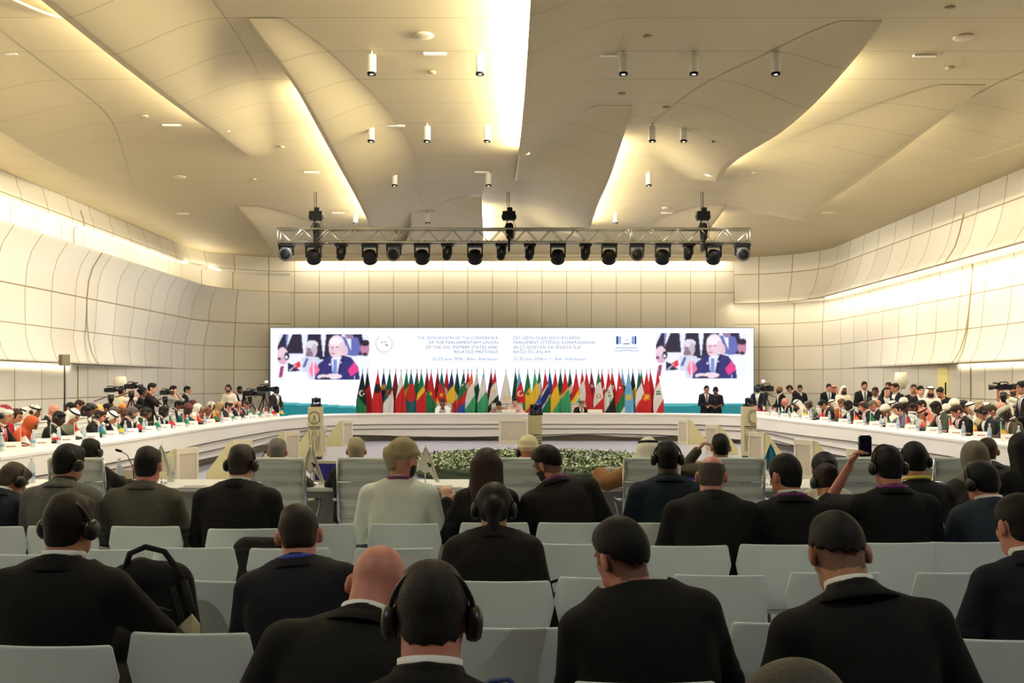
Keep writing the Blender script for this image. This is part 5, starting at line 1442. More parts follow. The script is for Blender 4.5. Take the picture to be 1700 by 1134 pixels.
def deskflag(loc, cols, label, rz=0, k=1.0, kind='drape', group=None):
    r = thing('table_flag', label, 'flag', loc, rz, group)
    mb = MB(); mb.lathe([(.035*k, 0), (.035*k, .008), (.006, .012)], n=14); mb.tube([(0, 0, 0), (0, 0, .30*k)], .004*k, 6); mb.obj('pole', cardm, r)
    nu, nv = 10, 16; vs = []; cc = []
    for j in range(nv+1):
        v = j/nv
        for i in range(nu+1):
            u = i/nu
            if kind == 'drape': x = u*(.03+.10*v)*k+.004; y = .012*math.sin(u*6+v*2)*k; z = (.295-.02*u-.20*v-.05*u*(1-v))*k; t = min(.999, v*.75+u*.25)
            else: x = (u-.5)*.24*k*v; y = -.006-.01*math.cos(u*PI); z = (.30-.21*v-.05*(1-abs(u-.5)*2)*v*-1)*k; t = u*.999
            vs.append((x, y, z)); cc.append((*lin(cols[min(int(t*len(cols)), len(cols)-1)]), 1))
    me = bpy.data.meshes.new('cloth'); me.from_pydata(vs, [], [(j*(nu+1)+i, j*(nu+1)+i+1, (j+1)*(nu+1)+i+1, (j+1)*(nu+1)+i) for j in range(nv) for i in range(nu)])
    at = me.color_attributes.new('Col', 'FLOAT_COLOR', 'POINT'); at.data.foreach_set('color', np.array(cc, np.float32).ravel())
    mobj('cloth', me, FLM, r); return r
RED, WHT, GRN, YEL, BLU, ORG, BK = (206, 36, 44), (236, 236, 232), (20, 120, 80), (240, 196, 60), (60, 120, 190), (238, 130, 50), (24, 24, 26)
cname = {RED: 'red', WHT: 'white', GRN: 'green', YEL: 'yellow', BLU: 'blue', ORG: 'orange', BK: 'black'}
LC = [18, 69, 110, 151, 183, 217, 247, 272, 296, 318, 347, 375, 391, 406, 420, 432, 444, 456]
RCx = [1259, 1273, 1287, 1304, 1322, 1340, 1370, 1402, 1427, 1454, 1482, 1514, 1550, 1588, 1630, 1677]
LFc = [[RED, WHT], [GRN, BK, WHT, RED], [RED, WHT], [WHT, BLU, GRN], [RED, GRN, YEL], [WHT, RED], [WHT, GRN], [GRN, RED], [RED, GRN], [RED], [YEL, GRN], [ORG, WHT, GRN], [RED, BK], [GRN, WHT], [RED, WHT, GRN], [RED, WHT], [WHT, RED], [GRN, YEL]]
RFc = [[RED], [WHT, RED], [RED, WHT], [WHT, GRN], [GRN, WHT], [BLU, YEL], [RED], [YEL, RED, GRN], [RED, ORG], [GRN], [BK, GRN], [RED, RED, WHT], [ORG, WHT, GRN], [RED, WHT], [GRN, YEL, RED], [GRN, YEL]]
def dress(tab, pxs, flags, side, rz, table_name, end):
    n = len(pxs); order = list(range(n)) if side < 0 else list(range(n))[::-1]
    for rank, idx in enumerate(order):
        px = pxs[idx]; o = ORD[rank]
        q, nr = curve_pt(tab, px, .56)
        a = math.atan2(-nr.x, nr.y)
        ang = a if side > 0 else a
        t = Vector((-nr.y, nr.x))*side*-1
        def pt(al, ba, z=TH): return (q.x+t.x*al+nr.x*ba, q.y+t.y*al+nr.y*ba, z)
        face = math.atan2(nr.y, nr.x)-PI/2+(.85*side)         # cards turned partly to the hall
        face = -.55*side
        put(card0, (q.x, q.y, TH), face, 'folded white name card, %s from the near end of the %s' % (o, table_name), 'name cards')
        if px in (1514,) or True:
            put(bottle0, pt(.20, .02), 0, 'clear water bottle beside the %s name card from the near end of the %s' % (o, table_name), 'water bottles')
            fl_ = flags[idx]
            deskflag(pt(-.22, -.02), fl_, 'small %s table flag beside the %s name card, %s' % (' '.join(dict.fromkeys(cname[c] for c in fl_)), o, table_name), random.uniform(-.6, .6), 1.0, group='table flags')
            if rank % 2 == 0: put(mic0, pt(.08, .16), math.atan2(nr.y, nr.x)+PI/2+PI, 'black gooseneck microphone behind the %s name card of the %s' % (o, table_name), 'microphones')
dress(tabL, LC, LFc, -1, 0, 'left table', 'near'); dress(tabR, RCx, RFc, 1, 0, 'right table', 'near')

# --- delegates at the left table: (px, top, dict, description)
SH = dict(armL='table', armR='table', lean=.16, hp=.25)
def seatrow(lst, X, side, tabname, front=True, vox=.013, chair=None, hipoff=.12, lo=.84):
    n = len(lst)
    for rank, (px, top, d, desc) in enumerate(lst):
        p = dict(SH); p.update(d); Xi = p.pop('X', X)
        Y = Xi*F/abs(px-850)
        yaw = -side*-PI/2 if False else (PI/2 if side > 0 else -PI/2)
        yaw += p.pop('dy', random.uniform(-.12, .12))
        row = '%s along the %s%s' % (ORD[rank], tabname, '' if front else ', back row')
        lab = 'person %s, %s' % (desc, row)
        place(lab, p, px, top, Y, yaw, vox, smin=lo, smax=1.2)
        if chair:
            x = side*(Xi+.30)
            if front: put(chair, (x, Y, 0), yaw, 'white ribbed office chair of the %s seated person along the %s' % (ORD[rank], tabname), 'office chairs at the side tables')
            elif rank % 1 == 0: put(chair, (side*(Xi+.22), Y, 0), yaw, 'white moulded chair in the second row, %s person along the %s' % (ORD[rank], tabname), 'white chairs of the back row')
W_, BKs = (234, 232, 224), dict(col=BLK, tie=True)
S = lambda **k: k
left_front = [
 (8, 673, S(wear='turban', topcol=(130, 20, 36), skin='tan', col=BLK, tie=(180, 20, 40), headset=True, beard=False, haircol=(60, 50, 40), lanyard=(200, 40, 60)), 'in black suit and white turban with dark red top'),
 (52, 691, S(wear='hijab', hwcol=(186, 82, 40), fem=True, style='thobe', col=(170, 74, 40), skin='brown', hp=.5, lean=.3, w=.9), 'in rust orange headscarf and dress, bent forward'),
 (98, 682, S(hair='short', hthick=.004, skin='dark', haircol=(20, 16, 14), tie=(150, 30, 30), headset=True, hp=.3), 'with dark skin and close-cropped hair in black suit'),
 (122, 679, S(wear='ghutra', style='robe', col=(110, 116, 96), hwcol=W_, skin='tan', hp=.45, lean=.3), 'in white headcloth and grey-green robe'),
 (143, 673, S(hair='short', hthick=.004, skin='dark', haircol=(18, 14, 14), col=(66, 56, 44), X=8.0), 'with dark skin in brown jacket'),
 (167, 679, S(hair='balding', haircol=(60, 50, 44), skin='pink', headset=True, tie=(30, 30, 40), armL='face', hp=.3), 'bald, with headset, hand near the chin, dark suit'),
 (186, 683, S(wear='ghutra', style='thobe', col=W_, hwcol=W_, skin='tan', hp=.5, lean=.35, X=7.4), 'in white headcloth and white robe, bowed'),
 (219, 675, S(hair='short', haircol=(130, 124, 118), skin='tan', headset=True, beard=True, beardcol=(90, 80, 76)), 'with grey hair, headset and black suit'),
 (243, 679, S(hair='short', hthick=.004, haircol=(46, 36, 30), skin='brown', col=(30, 60, 48), headset=True), 'with short brown hair and green robe'),
 (272, 677, S(hair='short', haircol=(20, 16, 16), skin='dark', headset=True, col=(24, 22, 26)), 'with black hair, headset and dark clothes'),
 (312, 672, S(wear='turban', hwcol=(96, 48, 44), skin='dark', style='thobe', col=(26, 84, 90), lanyard=(180, 30, 50)), 'in maroon turban and teal robe'),
 (328, 671, S(wear='hijab', hwcol=(226, 220, 206), fem=True, style='thobe', col=(214, 170, 140), skin='brown', w=.9), 'in cream headscarf with peach dress'),
 (344, 683, S(wear='hijab', hwcol=(120, 72, 44), fem=True, style='thobe', col=(110, 66, 42), skin='light', hp=.7, lean=.5, w=.9), 'in brown headscarf bowed low over the table'),
 (351, 670, S(wear='hijab', hwcol=(224, 220, 200), style='thobe', col=(220, 214, 190), skin='brown', headset=True, X=7.7), 'in white head wrap with headset'),
 (365, 672, S(wear='hijab', hwcol=(176, 148, 104), fem=True, style='thobe', col=(166, 74, 40), skin='dark', w=.9), 'in tan headscarf and rust dress'),
 (380, 669, S(hair='balding', haircol=(60, 46, 40), skin='pink', col=(50, 44, 44)), 'balding, in dark grey suit'),
 (395, 667, S(skin='pink', col=BLK, headset=True), 'bald, in black suit with headset'),
 (408, 668, S(hair='short', hthick=.004, skin='pink', haircol=(90, 70, 56), col=(30, 50, 56)), 'with reddish face in dark teal suit')]
seatrow(left_front, 7.25, -1, 'left table', chair=execw)
left_back = [
 (27, 679, S(hair='bun', fem=True, haircol=(70, 32, 28), col=(150, 26, 44), style='thobe', skin='tan', w=.88, hp=.4), 'with auburn hair in crimson dress'),
 (42, 676, S(wear='ghutra', hwcol=W_, style='thobe', col=W_, skin='tan', X=8.9), 'in white headcloth, white robe'),
 (58, 672, S(wear='ghutra', hwcol=(228, 222, 205), style='robe', col=(190, 160, 110), skin='brown', headset=True, X=8.4), 'in cream headcloth and tan robe'),
 (90, 672, S(skin='pink', col=BLK, hp=.35), 'bald, in black suit'),
 (117, 668, S(hair='short', haircol=(30, 24, 22), skin='tan', X=9.0), 'with black hair bending, dark suit'),
 (132, 664, S(hair='short', haircol=(70, 46, 34), skin='tan', X=9.2), 'with brown hair in dark suit'),
 (150, 669, S(wear='flatcap', hwcol=(50, 52, 48), skin='brown', col=(50, 56, 46), headset=True, X=8.25), 'in dark cap with headset'),
 (163, 674, S(wear='turban', hwcol=(224, 176, 100), skin='brown', col=(70, 60, 50), X=8.7), 'in pale orange turban'),
 (178, 670, S(hair='short', skin='brown', haircol=(20, 18, 18), col=(40, 34, 30), X=8.8), 'with black hair and brown jacket'),
 (190, 674, S(wear='hijab', hwcol=(96, 84, 70), skin='brown', fem=True, style='thobe', col=(70, 62, 50), X=8.15), 'in grey-brown headscarf'),
 (203, 671, S(wear='cap', hwcol=(240, 150, 60), skin='brown', style='thobe', col=(120, 60, 40), X=8.6), 'in orange cap and brown robe'),
 (214, 672, S(wear='cap', hwcol=(220, 150, 130), skin='tan', col=(60, 50, 44), X=9.0), 'in pink patterned cap'),
 (228, 676, S(hair='short', skin='brown', col=(30, 60, 40), X=8.4), 'with black hair in green clothes'),
 (296, 666, S(hair='short', skin='brown', haircol=(18, 16, 16), col=(24, 22, 22), X=8.9), 'with black hair, near the camera tripod'),
 (320, 668, S(wear='turban', hwcol=(92, 50, 44), skin='dark', style='thobe', col=(90, 44, 38), X=8.4), 'in dark red turban and robe')]
seatrow(left_back, 8.3, -1, 'left table', front=False, chair=chair0)
right_front = [
 (1303, 661, S(skin='pink', col=BLK, tie=(60, 60, 70), hp=.3, X=7.7), 'bald, in black suit'),
 (1323, 664, S(wear='ghutra', hwcol=W_, style='robe', col=(206, 190, 150), skin='brown', hp=.5, lean=.35, X=7.75), 'in white headcloth and beige robe'),
 (1343, 665, S(wear='flatcap', hwcol=(96, 92, 82), col=(110, 118, 104), skin='brown', headset=True, X=7.8), 'in grey cap and pale green jacket with headset'),
 (1366, 665, S(hair='short', haircol=(30, 24, 26), skin='tan', col=(40, 38, 44), tie=(190, 30, 50), hp=.7, X=7.8), 'with dark hair bowed down, red tie'),
 (1381, 663, S(wear='ghutra', hwcol=(226, 222, 208), style='robe', col=(140, 84, 44), skin='tan', X=8.2), 'in white headcloth and caramel brown robe'),
 (1408, 665, S(hair='short', hthick=.016, haircol=(18, 16, 16), skin='dark', col=(26, 30, 52), headset=True, X=7.9), 'with dark skin and navy suit'),
 (1433, 666, S(hair='balding', haircol=(90, 60, 50), skin='pink', col=BLK, tie=(160, 30, 40), headset=True, X=7.85), 'with reddish bald head, headset and black suit'),
 (1449, 665, S(hair='short', haircol=(150, 138, 116), skin='pink', col=BLK, hp=.45, X=8.4), 'with greying blond hair, black suit'),
 (1470, 672, S(wear='turban', hwcol=(222, 218, 206), skin='brown', style='thobe', col=(222, 214, 196), hp=.4), 'in white patterned turban and white robe'),
 (1490, 671, S(hair='bun', fem=True, haircol=(28, 20, 18), skin='light', col=(92, 88, 104), hp=.5, w=.9, style='thobe'), 'woman with dark hair and grey-violet jacket, chin on hand'),
 (1533, 677, S(wear='ghutra', hwcol=(220, 130, 116), style='thobe', col=(214, 120, 100), skin='tan', headset=True, hp=.4, lean=.3), 'in red and white headcloth'),
 (1554, 667, S(hair='short', hthick=.016, haircol=(24, 18, 16), skin='dark', col=(62, 68, 52), tie=(170, 40, 40), hp=.5), 'with dark skin and olive suit'),
 (1588, 673, S(hair='short', haircol=(64, 48, 36), skin='pink', col=BLK, tie=(140, 20, 34), hp=.5, w=1.08, bulk=1.05), 'with brown hair, black suit and dark red tie'),
 (1629, 674, S(hair='balding', haircol=(70, 60, 54), skin='tan', col=(28, 36, 34), headset=True, hp=.55), 'balding, with headset and dark green suit'),
 (1669, 675, S(wear='flatcap', hwcol=(172, 168, 150), skin='dark', col=(72, 62, 46), headset=True, hp=.5, tie=(120, 30, 36)), 'in pale grey cap and brown suit'),
 (1712, 678, S(hair='short', skin='tan', haircol=(60, 50, 40)), 'partly outside the right picture edge')]
seatrow(right_front, 8.15, 1, 'right table', chair=execw)
p = (8.15+.2)*F/(1515-850); put(execw, (8.45, 8.45*F/(1519-850), 0), PI/2, 'empty white ribbed office chair between the violet jacket and the pink headcloth', 'office chairs at the side tables')
right_back = [
 (1397, 662, S(hair='short', haircol=(150, 110, 80), skin='pink', col=(40, 46, 66), tie=(60, 60, 80)), 'with sandy hair in navy suit'),
 (1443, 661, S(hair='short', haircol=(150, 140, 110), skin='tan', col=(60, 60, 62), X=9.6), 'with grey-blond hair'),
 (1456, 664, S(skin='pink', col=(40, 40, 44), X=8.9), 'bald, with reddish scalp'),
 (1467, 662, S(wear='ghutra', hwcol=(214, 212, 206), style='thobe', col=W_, skin='tan', X=9.3), 'in black and white headcloth'),
 (1482, 665, S(wear='ghutra', hwcol=(226, 224, 216), style='thobe', col=W_, skin='tan', X=8.7), 'in white headcloth leaning forward'),
 (1500, 660, S(wear='turban', hwcol=(224, 220, 206), skin='dark', style='thobe', col=(40, 36, 34), X=9.5), 'in white turban and black robe'),
 (1516, 669, S(hair='short', haircol=(40, 20, 22), skin='brown', col=(60, 40, 40), X=8.9, fem=True), 'with dark auburn hair'),
 (1521, 662, S(wear='ghutra', hwcol=W_, style='thobe', col=(60, 60, 58), skin='tan', X=10.05), 'in white headcloth further back'),
 (1530, 664, S(hair='short', haircol=(50, 34, 30), skin='tan', col=(110, 50, 44), X=9.2), 'with brown hair in brick red jacket'),
 (1541, 665, S(skin='pink', col=(50, 56, 50), X=9.6), 'bald, with round face'),
 (1571, 671, S(wear='turban', hwcol=(216, 214, 196), skin='dark', style='thobe', col=(70, 74, 60), X=8.9), 'in small pale turban'),
 (1584, 662, S(wear='turban', hwcol=(232, 226, 200), skin='brown', style='thobe', col=(226, 220, 200), X=9.2), 'in large cream turban'),
 (1598, 664, S(wear='ghutra', hwcol=(40, 38, 38), style='thobe', col=(60, 56, 50), skin='brown', X=9.7), 'in dark headcloth'),
 (1611, 667, S(wear='ghutra', hwcol=(234, 232, 224), style='thobe', col=W_, skin='tan', X=9.3), 'in bright white headcloth'),
 (1626, 666, S(wear='cap', hwcol=(170, 156, 124), style='thobe', col=(200, 180, 140), skin='tan', X=9.1), 'in khaki cap'),
 (1637, 668, S(wear='ghutra', hwcol=(232, 228, 214), style='thobe', col=W_, skin='tan', X=9.8), 'in cream headcloth at the wall'),
 (1645, 672, S(hair='short', haircol=(90, 80, 50), skin='pink', col=(40, 50, 44), X=8.7), 'with light hair and dark green suit'),
 (1662, 668, S(skin='pink', col=(60, 70, 60), X=9.15), 'bald, with pale orange scalp'),
 (1692, 669, S(hair='short', hthick=.005, haircol=(130, 126, 116), skin='tan', col=(40, 42, 46), X=8.95), 'with cropped grey hair at the right edge')]
seatrow(right_back, 8.95, 1, 'right table', front=False, chair=None)
for (px, top, d, desc) in right_back:
    Xi = d.get('X', 8.95); 
    put(chair0, (Xi+.22, Xi*F/(px-850), 0), PI/2, 'white moulded chair under the back row person %s' % desc, 'white chairs of the back row')

# --- podium speakers
for px, top, d, desc in ((735, 663, S(wear='cap', hwcol=(30, 30, 30), skin='brown', style='thobe', col=(236, 236, 236), armL='face', armR='face', w=1.15, lean=.3), 'seated person in wide white robe and black cap at the podium'),
    (855, 661, S(hair='bun', fem=True, haircol=(20, 16, 16), skin='light', style='thobe', col=(226, 178, 178), w=.95), 'seated woman with black bob and pink jacket at the podium centre'),
    (966, 665, S(hair='balding', haircol=(120, 110, 104), skin='pink', col=BLK, tie=(30, 30, 30), armL='front', lean=.25), 'seated balding man in black suit at the podium, right of centre'),
    (828, 672, S(hair='short', skin='tan', col=(140, 120, 110), lean=.4, hp=.5), 'person bending low at the podium, left of the woman in pink')):
    p = dict(SH); p.update(d)
    r_, J_ = place(desc, p, px, top, 29.95, PI+(.35 if px == 966 else 0), .014, True, smin=.8)
    put(execw, (r_.location.x, r_.location.y+.25, 0), PI, 'white office chair of the '+desc.split(' at the podium')[0].split(' bending')[0].replace('seated ', '')+' at the podium', 'office chairs at the podium')
for px, l in ((845, 'white paper tray before the woman in pink'), (988, 'white name board right of the podium man in black suit')):
    r = thing('name_board', l, 'name board', ((px-850)/F*29.1, 29.1, TH)); mb = MB(); mb.box((0, 0, .06), (.42, .05, .12)); mb.obj('board', cardm, r, bevel=.004); mb = MB(); mb.box((0, 0, .005), (.46, .09, .01)); mb.obj('foot', steel, r)

# --- standing people
def stand(px, top, X, d, label, yaw, vox=.013, Y=None, lo=.9):
    p = dict(stand=True, armL='front', armR='front', lean=.03, hp=.05); p.update(d)
    Yy = Y if Y else X*F/abs(px-850)
    return place(label, p, px, top, Yy, yaw, vox, smin=lo, smax=1.12)
STD = [
 (203, 641, 9.3, S(hair='short', haircol=(26, 20, 20), skin='tan', style='tee', col=(222, 214, 190), armR=(.12, .30, 1.50), armL=(-.1, .3, 1.3)), 'standing cameraman in cream T-shirt seen from behind, working a camera at left', -.5),
 (238, 643, 9.0, S(hair='bun', skin='brown', style='tee', col=(18, 18, 20), fem=True), 'standing person in black, back turned, left of the man in black T-shirt', -1.2),
 (253, 636, 8.5, S(hair='short', hthick=.016, haircol=(24, 20, 22), skin='light', style='tee', col=(20, 18, 22), armL=(-.08, .42, 1.05), armR=(.05, .44, 1.08), lanyard=(120, 30, 40)), 'standing young man in black T-shirt with red lanyard holding papers', -1.5),
 (288, 640, 9.3, S(hair='short', haircol=(22, 18, 18), skin='light', style='tee', col=(170, 170, 160), armL='face', armR='face'), 'standing photographer holding a camera to the face behind the left table', -1.7),
 (311, 641, 9.6, S(hair='short', haircol=(30, 26, 26), skin='tan', col=(26, 30, 38), tie=(60, 60, 70)), 'standing man in charcoal suit and dark tie against the left wall', -1.5),
 (379, 638, 8.4, S(hair='short', hthick=.004, haircol=(60, 46, 40), skin='pink', style='tee', col=(240, 232, 206), headset=True, beard=True, pants=(40, 44, 60), armL='side'), 'standing man in pale yellow T-shirt with red headset, hand on hip', PI*.93),
 (398, 641, 8.5, S(hair='short', skin='brown', col=BLK, beard=True), 'standing man in black suit behind the big shoulder camera at left', -2.3),
 (459, 645, 7.2, S(hair='short', hthick=.004, skin='dark', haircol=(16, 14, 14), col=(38, 36, 42), lanyard=(200, 190, 60), armL='front'), 'standing man in dark suit with yellow lanyard before the left screen end', -2.1),
 (1258, 639, 7.6, S(hair='short', skin='tan', beard=True, col=(24, 26, 46), armL='front', lanyard=(190, 200, 80)), 'standing bearded man in navy suit beside the right-hand tripod camera', 2.6),
 (1294, 642, 8.3, S(skin='brown', beard=True, col=BLK, tie=None), 'standing bald bearded man in open black jacket right of the tripod camera', 1.7),
 (1300, 645, 9.6, S(hair='short', haircol=(60, 50, 46), skin='brown', style='tee', col=(150, 150, 116)), 'standing person in khaki shirt mostly hidden by the bald bearded man', 2.0),
 (1311, 640, 8.7, S(hair='short', haircol=(60, 54, 46), skin='tan', col=(22, 22, 26), lean=.5, hp=.5), 'standing man in black suit bending forward with bowed head', 1.3),
 (1328, 639, 9.5, S(hair='short', skin='tan', col=(22, 24, 30), tie=(120, 124, 130)), 'standing man in dark suit and grey tie right of the bending man', 2.9),
 (1376, 637, 9.6, S(hair='short', skin='pink', haircol=(50, 30, 30), col=(16, 16, 20), tie=(110, 130, 130)), 'standing man in black suit and pale green tie, hand raised to ear', PI),
 (1384, 640, 10.0, S(wear='ghutra', hwcol=(220, 140, 130), style='thobe', col=W_, skin='tan'), 'standing person in red-checked headcloth and white robe behind the black suit', 2.4),
 (1401, 640, 9.6, S(wear='ghutra', noagal=True, hwcol=(232, 226, 214), style='thobe', col=(236, 230, 206), skin='brown', beard=True), 'standing bearded person in cream robe and pale headcloth', PI),
 (1435, 633, 9.6, S(hair='short', skin='tan', haircol=(40, 32, 30), col=(18, 20, 26), tie=(80, 90, 100)), 'tall standing man in dark suit with clasped hands by the right wall', PI-.1),
 (1453, 646, 9.4, S(hair='short', skin='brown', haircol=(60, 40, 30), col=(44, 44, 48)), 'standing man with brown hair in grey suit right of the tall man', 2.6),
 (1475, 634, 9.9, S(hair='short', hthick=.004, skin='pink', haircol=(60, 50, 46), col=(30, 30, 34)), 'standing man with cropped hair half hidden by the next man', 2.4),
 (1486, 636, 9.6, S(hair='short', skin='pink', haircol=(60, 34, 28), col=(20, 22, 28), armL='cross', armR='cross'), 'standing man in black suit with red-brown hair, looking left', 1.9),
 (1472, 651, 9.2, S(hair='long', fem=True, skin='light', haircol=(26, 20, 20), col=(26, 24, 28), w=.88), 'standing woman with long black hair and black top', PI),
 (1517, 637, 9.9, S(skin='tan', hair='short', hthick=.003, haircol=(80, 70, 64), style='tee', col=(26, 26, 30)), 'standing man with shaved head in black polo shirt', 2.8),
 (1528, 640, 9.6, S(hair='short', skin='light', haircol=(16, 14, 16), col=(20, 24, 30), tie=(40, 70, 90)), 'standing young man with black hair, black suit and blue tie', PI),
 (1545, 641, 9.5, S(wear='ghutra', hwcol=(240, 238, 230), style='thobe', col=(236, 232, 220), skin='tan', beard=True), 'standing person in white robe and white headcloth with black cord', PI-.2),
 (1561, 643, 10.0, S(hair='short', skin='tan', haircol=(34, 28, 26), style='tee', col=(26, 26, 30), lean=.2, hp=.4), 'standing man in black shirt looking down beside the doorway', 2.3),
 (1684, 637, 10.15, S(hair='short', skin='tan', haircol=(30, 24, 22), style='tee', col=(226, 222, 204), beard=True, armL=(-.1, .4, 1.55), armR=(.1, .35, 1.5)), 'standing cameraman in white shirt steadying a shoulder camera at right', 1.7),
 (1698, 632, 8.8, S(hair='short', skin='tan', haircol=(20, 16, 16), col=(20, 20, 26), tie=(40, 40, 50)), 'standing man in black suit at the right picture edge', 1.5)]
for px, top, X, d, lab, yaw in STD: stand(px, top, X, d, lab, yaw)
stand(1173, 640, 0, S(hair='short', skin='tan', haircol=(26, 20, 20), col=(22, 26, 40), tie=(120, 40, 50), lanyard=(220, 220, 220)), 'standing man in navy suit and white lanyard before the right screen end', PI, Y=31.2)
stand(1188, 643, 0, S(hair='short', skin='brown', haircol=(16, 14, 14), style='tee', col=(22, 22, 34), armL='front', armR='front', hp=.4), 'standing photographer in dark shirt looking down at a camera before the screen', PI-.3, Y=30.9)
for k_, y_ in (('a', 1.10), ('b', 1.75), ('c', 2.40), ('d', 2.95), ('e', 2.52)): CHY[k_] = y_
# --- audience, nearest rows (seen from behind)
def aud(label, px, top, Y, w=1.0, vox=.0085, yaw=0.0, ch=None, **d):
    p = dict(armL='lap', armR='lap', lean=.14, hp=.12, w=w); p.update(d)
    if ch is not None: Y = CHY[ch]+.205+skeleton(p)['HC'].y*1.02
    seat = p.pop('own_chair', None)
    q = place(label, p, px, top, Y, yaw, vox, smin=.80, smax=1.22)
    if seat: put(chair0, (q[0].location.x, q[0].location.y+.03, 0), 0, seat, 'white audience chairs')
    return q
BL2, NV = (15, 14, 14), (17, 21, 34)
aud('person with grey hair, only the crown showing at the bottom edge', 1328, 1103, 1.62, 1.0, hair='short', haircol=(104, 98, 88), skin='pink', col=BL2, hs=1.05, hp=.3, ch='a')
rt, Jt = aud('man with greying dark hair, headset and white collar, bowed at bottom centre', 718, 940, 2.02, 1.0, hair='short', haircol=(44, 38, 34), skin='pink', headset=True, hst=.5, lean=.30, hp=.42, col=BL2, hs=1.0, vox=.008, lo=-.022, hthick=.011, ch='b')
aud('bald man in black suit bent forward, left of the bowed headset man', 628, 917, 2.95, 1.12, skin='pink', lean=.50, hp=.55, side=.10, hy=-.25, col=BL2, hs=1.0, vox=.008, ch='c')
aud('young man with faded sides, turned left, broad black suit, right of centre', 1030, 864, 3.30, 1.22, hair='fade', fade=True, haircol=(28, 26, 26), skin='pink', hy=.62, hp=.22, lean=.24, side=-.13, col=BL2, collar=False, hthick=.020, bulk=1.04, vox=.008, ch='d')
aud('man with faded hair and white collar, head bowed, broad black suit', 1391, 860, 2.90, 1.0, side=-.07, hair='fade', fade=True, haircol=(28, 24, 24), skin='tan', hp=.55, lean=.34, col=BL2, hthick=.012, bulk=1.03, headset=False, vox=.008, ch='e')
aud('man in navy suit and white collar cut by the right picture edge', 1692, 822, 3.75, 1.05, hair='short', haircol=(32, 26, 24), skin='pink', hp=.32, hy=.15, lean=.22, col=NV, ch=1690)
aud('man with headset and white collar, black suit, front left, legs crossed', 116, 818, 3.62, 1.15, hair='short', haircol=(40, 26, 22), skin='tan', headset=True, hst=.4, hy=-.15, hp=.12, lean=.12, col=BL2, cross=-1, armR=(.30, .42, .66), armL='lap', ch=85)
aud('person with black ponytail and headset in black jacket, centre', 820, 803, 4.62, 1.12, hair='pony', haircol=(16, 14, 14), skin='tan', headset=True, hst=.45, fem=True, hp=.25, lean=.22, col=(20, 17, 16), collar=False, armR='hang', ch=835)
aud('man in navy suit with royal blue lanyard, head bowed, left of centre', 496, 842, 3.95, 1.12, side=-.08, hair='short', haircol=(46, 32, 26), skin='pink', hp=.42, lean=.30, col=(20, 22, 30), lanyard=(30, 60, 170), collar=False, hy=.2, badge=False, ch=548)
# row at the fourth line of chairs
aud('man bending down in navy suit with headset at the left picture edge', 22, 770, 6.4, 1.05, hair='short', hthick=.004, haircol=(96, 84, 74), skin='tan', headset=True, col=(18, 24, 38), lean=.35, hp=.5, hy=-.5, ch=-15)
aud('man in light grey suit and headset, left part of the rows', 115, 738, 6.45, 1.08, hair='short', haircol=(20, 16, 14), skin='tan', headset=True, hst=.35, hy=-.45, col=(92, 92, 88), shirt=(24, 24, 26), hthick=.015, ch=105)
aud('man with tufted black hair in brownish grey suit', 246, 742, 6.45, 1.10, hair='short', haircol=(20, 16, 14), skin='pink', col=(74, 73, 64), hthick=.014, collar=False, ch=243)
aud('man in black suit with white collar and earphones, short greying hair', 401, 738, 6.35, 1.20, hair='short', haircol=(62, 52, 42), skin='pink', headset=True, hst=-.2, col=BL2, hy=-.1, ch=402)
aud('man in beige wound turban, white robe and purple lanyard, looking right', 671, 728, 6.55, 1.08, wear='turban', hwcol=(158, 144, 112), knot=True, style='thobe', col=(218, 224, 214), skin='tan', beard=True, hy=-.75, lanyard=(110, 30, 100), badge=False, haircol=(20, 16, 14), ch=671)
aud('woman with long dark brown hair in black jacket, pen in hand', 808, 744, 6.35, .92, hair='long', haircol=(66, 46, 38), fem=True, skin='light', col=(20, 18, 20), collar=False, hthick=.014, armL=(-.27, .13, .90), hint=(-.25, -.3, -1), curl=.9, ch=820)
aud('bearded man leaning left in black suit with purple lanyard', 908, 742, 6.3, 1.12, hair='fade', fade=True, beard=True, haircol=(18, 15, 14), skin='tan', hy=.95, hp=.25, side=-.20, lean=.28, col=(24, 20, 18), lanyard=(110, 30, 100), collar=False, hthick=.02, badge=False, ch=950)
aud('dark-skinned man with headset in dark teal suit', 1108, 730, 6.55, 1.10, hair='short', hthick=.003, haircol=(24, 18, 16), skin='dark', headset=True, hst=.2, col=(18, 32, 42), collar=False, hy=-.1, ch=1095)
aud('balding man with grey temples in black suit, leaning left', 1182, 756, 5.75, 1.22, hair='balding', bald=(-.035, .0, .088, .074), haircol=(104, 94, 82), skin='pink', col=BL2, collar=False, hy=-.3, lean=.25, hp=.25, side=.02, ch=1141)
aud('young man with black hair, white collar and purple lanyard looking left', 1303, 755, 5.75, 1.04, hair='short', haircol=(18, 14, 13), skin='pink', col=BL2, lanyard=(96, 26, 90), hy=.45, hp=.2, hthick=.016, badge=False, ch=1296)
aud('woman with black hair in white top between two suited men', 1368, 758, 7.15, .88, hair='bun', haircol=(18, 14, 14), fem=True, skin='tan', style='tee', col=(206, 200, 180), hp=.1, hthick=.012, own_chair='white moulded chair of the black-haired woman in white top')
aud('woman with brown hair, headset and cream shawl, bowed low', 1372, 806, 6.1, .88, hair='bun', haircol=(46, 26, 22), fem=True, skin='tan', headset=True, style='tee', col=(190, 180, 160), hp=.4, lean=.45, ch=1375)
